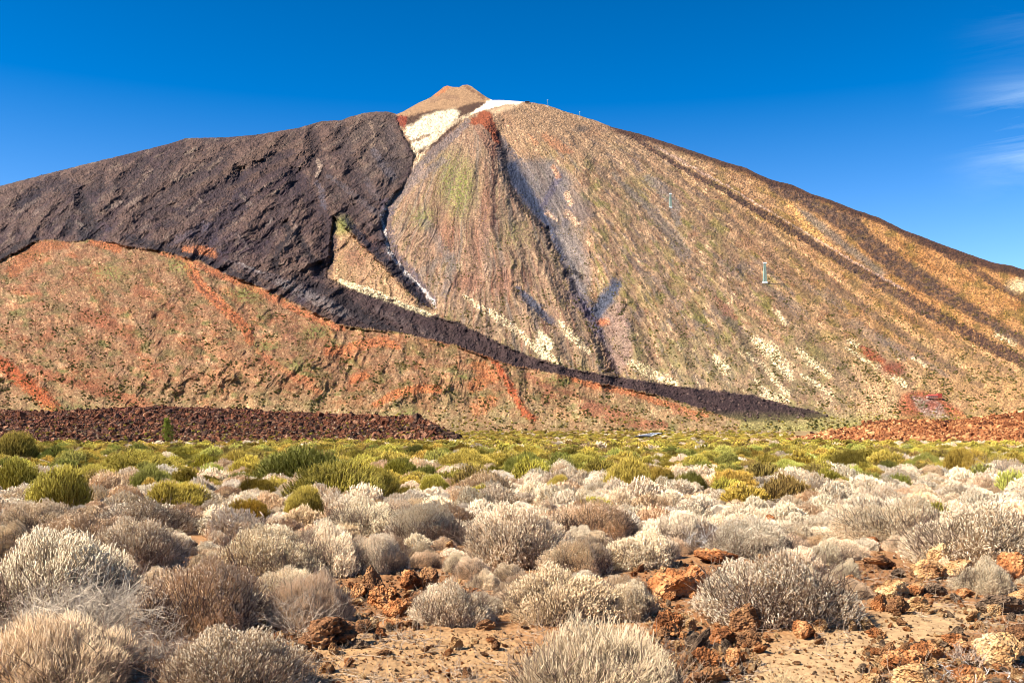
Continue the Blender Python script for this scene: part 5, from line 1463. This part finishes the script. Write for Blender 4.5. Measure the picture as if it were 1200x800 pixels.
for n_, (x, y, w, h, gr, px, py) in enumerate(pale_i):
    z = float(gz(x, y)) - 0.02
    near = y < 17
    pr = rng.choice(5, p=[0.28, 0.22, 0.14, 0.26, 0.10])
    sz = 'small' if w / y * F < 45 else 'wide'
    lab = near_label(sz + ' pale dry shrub', px, py - 10)
    if near:
        shrub_obj('dry_shrub', True, PALE_NEAR[pr], x, y, z, w, h, lab or 'pale dry shrub among its like in the middle ground', 'shrub', 'pale dry shrubs in the middle ground', 1.02, 0.50)
    else:
        shrub_obj('dry_shrub', False, PALE_MID[min(pr + (rng.random() < 0.2), 5)], x, y, z, w, h, lab or 'pale dry shrub among its like in the middle ground', 'shrub', 'pale dry shrubs in the middle ground', 1.02, 0.52)
for n_, (x, y, w, h, gr, px, py) in enumerate(green_i):
    z = float(gz(x, y)) - 0.02
    pr = rng.choice(5, p=[0.36, 0.14, 0.2, 0.18, 0.12])
    sz = 'small' if w / y * F < 36 else 'wide'
    lab = near_label(sz + ' yellow green broom', px, py - 8)
    shrub_obj('broom_shrub', False, GREEN_MID[pr], x, y, z, w, h, lab or 'yellow green broom among its like on the far plain', 'shrub', 'broom shrubs on the far plain', 1.45, 0.82)

def stuff_shrubs(name, L_, meshes, label, wr, hr_):
    if not L_: return
    a = np.array([(g[0], g[1], g[2], g[3]) for g in L_], float)
    z = gz(a[:, 0], a[:, 1]) - 0.03
    n = len(a)
    sx = a[:, 2] / wr
    scatter(name, np.stack([a[:, 0], a[:, 1], z], 1), meshes, rng.integers(0, len(meshes), n), np.stack([np.zeros(n), np.zeros(n), rng.random(n) * 6.28], 1), np.stack([sx, sx, a[:, 3] / hr_], 1), label)
stuff_shrubs('dry_scrub', pale_s, PALE_MID, 'pale dry scrub thinning out across the plain', 1.02, 0.52)
stuff_shrubs('green_scrub', green_s, GREEN_MID, 'yellow green scrub spreading over the plain', 1.45, 0.82)

# far plain, 95 m to the foot of the slope
n = 20000
Y = 92 * (1050 / 92.0) ** (rng.random(n) ** 0.9)
px = rng.uniform(-260, 1460, n); x = (px - 600) / F * Y
cl = fbm(x / 30, Y / 60, 3, 411)
w = rng.uniform(1.0, 2.6, n) * (0.9 + Y / 900)
keep = (rng.random(n) < 0.66 + 0.7 * cl)
# keep the scrub off the mounds
pyy = HOR + (CAMZ - zbase(Y)) / Y * F
keep &= ~((px < 538) & (Y > np.interp(px, [-160, 200, 541], [158, 176, 228])) & (Y < 470))
keep &= ~((px > 930) & (Y > np.interp(px, [925, 1000, 1200, 1360], [230, 203, 166, 148])))
far = [(x[i], Y[i], w[i], w[i] * rng.uniform(0.35, 0.55)) for i in range(n) if keep[i]]
sel = rng.random(len(far)) < 0.10
stuff_shrubs('far_green_scrub', [f for f, s_ in zip(far, sel) if not s_], GREEN_FAR, 'distant yellow green scrub at the foot of the volcano', 1.5, 0.85)
stuff_shrubs('far_dry_scrub', [f for f, s_ in zip(far, sel) if s_], PALE_FAR, 'distant pale scrub at the foot of the volcano', 1.05, 0.55)

def on_slope(name, n, meshes, smin, smax, label, weight, hf=1.0, tilt=0.1):
    V, PX, PY = where_all['V'], where_all['PX'], where_all['PY']
    i = rng.integers(0, V.shape[0], n * 4); j = rng.choice(np.nonzero((PX[0] > -15) & (PX[0] < 1215))[0], n * 4)
    w_ = weight(PX[i, j], PY[i, j], where_all['lava'][i, j], where_all['hill'][i, j])
    k = np.nonzero(rng.random(n * 4) < w_)[0][:n]
    p = V[i[k], j[k]]; m = len(k)
    s_ = rng.uniform(smin, smax, m)
    scatter(name, p, meshes, rng.integers(0, len(meshes), m), rots(m, tilt), np.stack([s_, s_, s_ * hf], 1), label)
SCRUB = [one_mesh('slope_bush', broom_shrub(60 + i, 120, rad=0.06, lumps=5, hue=h_), M_STEM, M_GREEN) for i, h_ in enumerate([4, 4, 3])]
on_slope('slope_scrub', 15000, SCRUB, 0.9, 2.9, 'dots of scrub spread over the volcano slope', lambda x, y, l, h: (1 - l) * sstep(150, 330, y) * (0.06 + 0.94 * sstep(-0.02, 0.25, fbm(x / 18, y / 14, 4, 450))))
on_slope('foot_scrub', 3500, GREEN_FAR, 1.2, 2.6, 'yellow green scrub along the foot of the slope', lambda x, y, l, h: (1 - l) * sstep(468, 500, y))
on_slope('slope_blocks', 7000, BLOCK_SLOPE, 1.8, 6.0, 'rough dark blocks on the lava covered slope', lambda x, y, l, h: l * (0.3 + 0.7 * sstep(-0.1, 0.2, fbm(x / 16, y / 12, 3, 452))), 0.9, 1.0)
_m = rng.random(500)
_i = (rng.random(1300) ** 1.9 * (LV.shape[0] - 10)).astype(int); _j = rng.choice(np.nonzero((Lx[0] > -15))[0], 1300)
_s = rng.uniform(0.25, 0.8, 1300)
scatter('mound_scrub', LV[_i, _j] + np.array([0, 0, 0.3]), GREEN_FAR + PALE_FAR, rng.integers(0, 8, 1300), rots(1300, 0.1), np.stack([_s, _s, _s], 1), 'small olive bushes between the dark red lava blocks')

# ------------------------------------------------------------------ dead wood and tufts
def twig_thing(name, px, py, wpx, seed, roots, depth, up, col, rad, label, cat, spread=0.6, hfac=1.0, R=0.4):
    Y = float(ground_Y(py)); Yc = Y + 0.1; x = (px - 600) / F * Yc
    wm = wpx / F * Yc
    me = make_mesh(name, *twig_mesh(seed, roots, wm * 0.26, rad, depth, up, col, R, spread), M_DRY)
    o = link(name, me, None, (x, Yc, float(gz(x, Yc))))
    o.scale = (1, 1, hfac)
    tag(o, label, cat)
twig_thing('dead_shrub', 84, 776, 210, 501, 84, 4, 1.1, (206, 188, 164), 0.0075, 'tangle of bare bleached branches in the bottom left corner', 'dead shrub')
twig_thing('dead_shrub', 20, 725, 120, 511, 14, 4, 1.4, (112, 88, 70), 0.009, 'dark bare twisted branches at the left edge', 'dead shrub', hfac=1.1)
twig_thing('dead_shrub', 175, 778, 110, 502, 34, 3, 0.9, (204, 186, 164), 0.0045, 'thin bleached twigs between the brown shrub and the tangle', 'dead shrub')
twig_thing('dead_tuft', 1130, 780, 56, 503, 30, 2, 2.4, (196, 170, 146), 0.004, 'pale dead upright tuft among the rocks at the bottom right', 'dead shrub', spread=0.35)
twig_thing('dead_branch', 1160, 796, 110, 504, 10, 3, 0.18, (206, 198, 188), 0.008, 'white dead branches lying in the bottom right corner', 'branch', hfac=0.6)
twig_thing('dry_grass_tuft', 918, 806, 60, 505, 40, 1, 3.0, (206, 178, 136), 0.0028, 'thin dry grass tuft at the bottom beside the path', 'grass tuft', spread=0.25)
twig_thing('dead_branch', 870, 602, 90, 506, 7, 3, 0.35, (110, 76, 56), 0.02, 'brown twisted dead branch on pale shrubs right of centre', 'branch', hfac=0.8)
twig_thing('dead_branch', 250, 598, 90, 507, 9, 3, 0.7, (84, 66, 56), 0.014, 'dark dead wood among brooms at the left', 'branch')
twig_thing('dead_branch', 930, 606, 70, 508, 12, 3, 0.5, (200, 180, 160), 0.012, 'pale dead twigs right of the twisted branch', 'branch')
twig_thing('dead_shrub', 1175, 562, 90, 509, 14, 3, 1.0, (160, 146, 132), 0.012, 'bare grey shrub at the right edge of the plain', 'dead shrub')
twig_thing('dead_shrub', 352, 745, 120, 510, 30, 3, 1.3, (196, 176, 154), 0.0035, 'bare grey twiggy shrub behind the big boulder', 'dead shrub', spread=0.4)
twig_thing('dead_branch', 392, 736, 50, 512, 6, 2, 0.1, (210, 200, 188), 0.005, 'thin white twigs lying behind the big boulder', 'branch', hfac=0.5)
twig_thing('dead_shrub', 815, 640, 70, 513, 24, 3, 0.8, (214, 208, 200), 0.006, 'silvery bare shrub above the orange bank', 'dead shrub')

def litter():
    ms = [make_mesh('fallen_twig', *twig_mesh(700 + i, 2, 0.10, 0.0024, 2, 0.06, (188, 164, 138), 0.05, 0.5), M_DRY) for i in range(5)]
    n = 2600
    px = rng.uniform(-10, 1210, n); py = 640 + 170 * rng.random(n) ** 0.8
    Y = ground_Y(py); x = (px - 600) / F * Y
    cl_ = fbm(x / 0.8, Y / 0.8, 3, 480) > -0.05
    path_ = (np.abs(px - (880 + (830 - py) * 2.4)) < 60) & (py > 735)
    k = cl_ & ~path_
    s_ = rng.uniform(0.5, 1.6, k.sum())
    scatter('fallen_twigs', np.stack([x[k], Y[k], gz(x[k], Y[k]) + 0.004], 1), ms, rng.integers(0, 5, k.sum()), rots(k.sum(), 0.1), np.stack([s_, s_, s_], 1), 'fallen dry twigs littering the ground between the shrubs')
litter()

# ------------------------------------------------------------------ the small pine
def pine():
    Y = 196.0; px = 221.0; x = (px - 600) / F * Y; z = 1.75 + (497 - 521) / F * Y
    H = 5.4
    r = np.random.default_rng(600)
    root = empty('pine_tree', (x, Y - 12, z))
    tag(root, 'lone small pine before the dark red lava mound', 'tree')
    hs_ = np.linspace(0, 1, 9)
    P = np.stack([0.12 * np.sin(hs_ * 5), 0.08 * np.cos(hs_ * 4), hs_ * H * 0.96], 1)[None]
    V, T, C = strands(P, np.array([0.17 * (1 - hs_ * 0.85)]), np.tile(lin((110, 70, 46)), (1, 9, 1)), 8)
    link('trunk', make_mesh('trunk', V, T, C, M_STEM), root)
    n = 70
    Pb, Rb = [], []; tips = []
    for k in range(n):
        t = 0.16 + 0.82 * (k / n); a = k * 2.4; ln = (1.15 * (1 - t) ** 0.6 + 0.2) * r.uniform(0.45, 1.3)
        b = np.array([0.12 * math.sin(t * 5), 0.08 * math.cos(t * 4), t * H * 0.96])
        e = b + np.array([math.cos(a) * ln, math.sin(a) * ln, ln * 0.35])
        Pb.append([b, (b + e) / 2 - [0, 0, 0.05], e]); Rb.append([0.03, 0.02, 0.008])
        for q in range(5):
            tips.append(b + (e - b) * r.uniform(0.35, 1.05) + r.normal(0, 0.08, 3))
    V, T, C = strands(np.array(Pb), np.array(Rb), np.tile(lin((100, 70, 48)), (n, 3, 1)), 4)
    link('branches', make_mesh('pine_branches', V, T, C, M_STEM), root)
    tips = np.array(tips); m = len(tips); K = 9
    c = np.repeat(tips, K, 0); d = r.normal(size=(m * K, 3)); d[:, 2] += 0.5; d /= np.linalg.norm(d, axis=1, keepdims=True)
    ln = r.uniform(0.18, 0.34, (m * K, 1))
    Pn = np.stack([c, c + d * ln * 0.5, c + d * ln], 1)
    w = r.random((m * K, 1, 1))
    Cn = np.tile(lin((118, 126, 46)), (m * K, 3, 1)) * (0.5 + w)
    V, T, C = strands(Pn, np.tile(np.array([0.022, 0.026, 0.006]), (m * K, 1)), Cn, 3)
    link('crown', make_mesh('pine_crown', V, T, C, M_GREEN), root)
pine()

# ------------------------------------------------------------------ cable car pylons, stations, road
import bmesh
def bars(name, segs, rad, mat, parent, sides=4):
    P = np.array(segs, float); V, T, C = strands(P, np.full(P.shape[:2], rad), np.ones(P.shape), sides)
    return link(name, make_mesh(name, V, T, None, mat), parent)
def box(name, c, s, mat, parent, bev=0.0):
    bm = bmesh.new(); bmesh.ops.create_cube(bm, size=1.0)
    for v in bm.verts: v.co = Vector((v.co.x * s[0] + c[0], v.co.y * s[1] + c[1], v.co.z * s[2] + c[2]))
    if bev: bmesh.ops.bevel(bm, geom=list(bm.edges), offset=bev, segments=2, affect='EDGES')
    me = bpy.data.meshes.new(name); bm.to_mesh(me); bm.free(); me.materials.append(mat)
    return link(name, me, parent)
MT_STEEL = mat_plain('painted_steel', (128, 150, 140), 0.6, 0.0)
MT_WHITE = mat_plain('white_steel', (232, 236, 236), 0.5)
MT_DARK = mat_plain('dark_stone_wall', (84, 66, 58), 0.9)
MT_REDR = mat_plain('red_roof', (160, 62, 50), 0.8)
MT_WALL = mat_plain('pink_plaster', (214, 160, 140), 0.9)
MT_GLASS = mat_plain('dark_window', (40, 44, 54), 0.2)
MT_ASPH = mat_plain('asphalt', (92, 96, 104), 0.9)
MT_LINE = mat_plain('white_line', (236, 236, 232), 0.8)

def pylon(px, py, hpx, label, wfac=0.15, full=True):
    p = vol_at(px, py)
    H = hpx / F * p[1]
    e = empty('cable_car_pylon', (p[0], p[1] - 2, p[2] - 1)); tag(e, label, 'pylon', 'cable car pylons on the slope')
    b = H * wfac; t = b * 0.45; r = H * 0.017
    cs = [(-1, -1), (1, -1), (1, 1), (-1, 1)]
    for cx, cy in cs:
        bars('leg', [[(cx * b / 2, cy * b / 2, 0), (cx * (b + t) / 4, cy * (b + t) / 4, H * 0.45), (cx * t / 2, cy * t / 2, H * 0.9)]], r * 0.9, MT_STEEL, e)
    segs = []
    if full:
        nl = 7
        for k in range(nl):
            h0, h1 = k / nl * 0.9, (k + 1) / nl * 0.9
            w0, w1 = b + (t - b) * h0 / 0.9, b + (t - b) * h1 / 0.9
            for i in range(4):
                (ax_, ay_), (bx_, by_) = cs[i], cs[(i + 1) % 4]
                A = (ax_ * w0 / 2, ay_ * w0 / 2, h0 * H); B = (bx_ * w1 / 2, by_ * w1 / 2, h1 * H)
                A2 = (bx_ * w0 / 2, by_ * w0 / 2, h0 * H); B2 = (ax_ * w1 / 2, ay_ * w1 / 2, h1 * H)
                segs.append([A, ((A[0] + B[0]) / 2, (A[1] + B[1]) / 2, (A[2] + B[2]) / 2), B]); segs.append([A2, ((A2[0] + B2[0]) / 2, (A2[1] + B2[1]) / 2, (A2[2] + B2[2]) / 2), B2])
                segs.append([B2, ((B[0] + B2[0]) / 2, (B[1] + B2[1]) / 2, B[2]), B])
        bars('lattice', segs, r * 0.7, MT_STEEL, e)
    box('crosshead', (0, 0, H * 0.95), (b * 1.2, b * 0.7, H * 0.07), MT_WHITE, e, H * 0.01)
    box('footing', (0, 0, 0), (b * 1.5, b * 1.5, H * 0.08), MT_WHITE, e, H * 0.01)
pylon(896, 331, 24, 'tall pale green lattice pylon halfway up the right slope')
pylon(786, 243, 17, 'grey lattice pylon high on the scree left of the dark rib')
pylon(679, 138, 7, 'small white headed pylon on the skyline, lower of two', full=False)
pylon(642, 125, 8, 'small pylon on the skyline beside the summit station', full=False)

p = vol_at(618, 121.5)
e = empty('summit_station', (p[0], p[1] + 10, p[2])); tag(e, 'small dark flat roofed station on the skyline by the pale ridge', 'building')
s = p[1] / F
box('wall', (0, 0, s * 1.0), (s * 4.2, s * 3, s * 3.4), MT_DARK, e, 0.3)
box('roof', (s * 0.4, 0, s * 2.95), (s * 5.4, s * 3.6, s * 0.5), MT_DARK, e, 0.2)
box('annex', (-s * 3.2, 0, s * 0.2), (s * 2.4, s * 3, s * 1.6), MT_WALL, e, 0.3)

p = vol_at(1092, 466)
s = p[1] / F
e = empty('base_station', (p[0], p[1] - 6, p[2])); tag(e, 'low red roofed cable car station at the foot of the slope', 'building')
box('wall', (0, 0, s * 1.2), (s * 16, s * 5, s * 2.4), MT_WALL, e, 0.2)
box('tower', (s * 6, 0, s * 2.6), (s * 5, s * 5.4, s * 5.2), MT_REDR, e, 0.2)
for k in range(5):
    w_ = box('window', (-s * 6.2 + k * s * 2.2, -s * 2.55, s * 1.3), (s * 1.2, s * 0.12, s * 0.9), MT_GLASS, e, 0.03)
bm = bmesh.new()
pts = [(-s * 8.6, -s * 3.1, s * 2.4), (s * 3.4, -s * 3.1, s * 2.4), (s * 3.4, s * 3.1, s * 2.4), (-s * 8.6, s * 3.1, s * 2.4), (-s * 7.2, 0, s * 4.0), (s * 3.4, 0, s * 4.0)]
vs = [bm.verts.new(q) for q in pts]
for f in [(0, 1, 5, 4), (2, 3, 4, 5), (0, 4, 3), (1, 2, 5), (3, 2, 1, 0)]: bm.faces.new([vs[i] for i in f])
me = bpy.data.meshes.new('roof'); bm.to_mesh(me); bm.free(); me.materials.append(MT_REDR); link('roof', me, e)

def road():
    c = [(753, 515.2), (757, 513.6), (761, 512.0), (765, 510.4), (769, 509.2), (776, 508.6)]
    c = np.array(c)
    Yc = ground_Y(c[:, 1]); X = (c[:, 0] - 600) / F * Yc
    t = np.linspace(0, 1, 60); u = np.linspace(0, 1, len(c))
    X = np.interp(t, u, X); Yc = np.interp(t, u, Yc)
    d = np.stack([np.gradient(X), np.gradient(Yc)], 1); d /= np.linalg.norm(d, axis=1, keepdims=True)
    nrm = np.stack([-d[:, 1], d[:, 0]], 1)
    def strip(name, a, b, h, mat, parent):
        A = np.stack([X + nrm[:, 0] * a, Yc + nrm[:, 1] * a], 1); B = np.stack([X + nrm[:, 0] * b, Yc + nrm[:, 1] * b], 1)
        z = gz(X, Yc) + h
        V = np.concatenate([np.column_stack([A, z]), np.column_stack([B, z])], 0)
        i = np.arange(59); T = np.stack([i, i + 1, i + 61, i + 60], 1)
        return link(name, make_mesh(name, V, T, None, mat), parent)
    r = strip('road', -2.6, 2.6, 1.1, MT_ASPH, None)
    tag(r, kind='structure')
    strip('edge_line', 2.1, 2.5, 1.11, MT_LINE, r); strip('edge_line', -2.5, -2.1, 1.11, MT_LINE, r)
road()
print('shrubs', len(pale), len(green), 'rocks', len(RH), 'far', len(far))
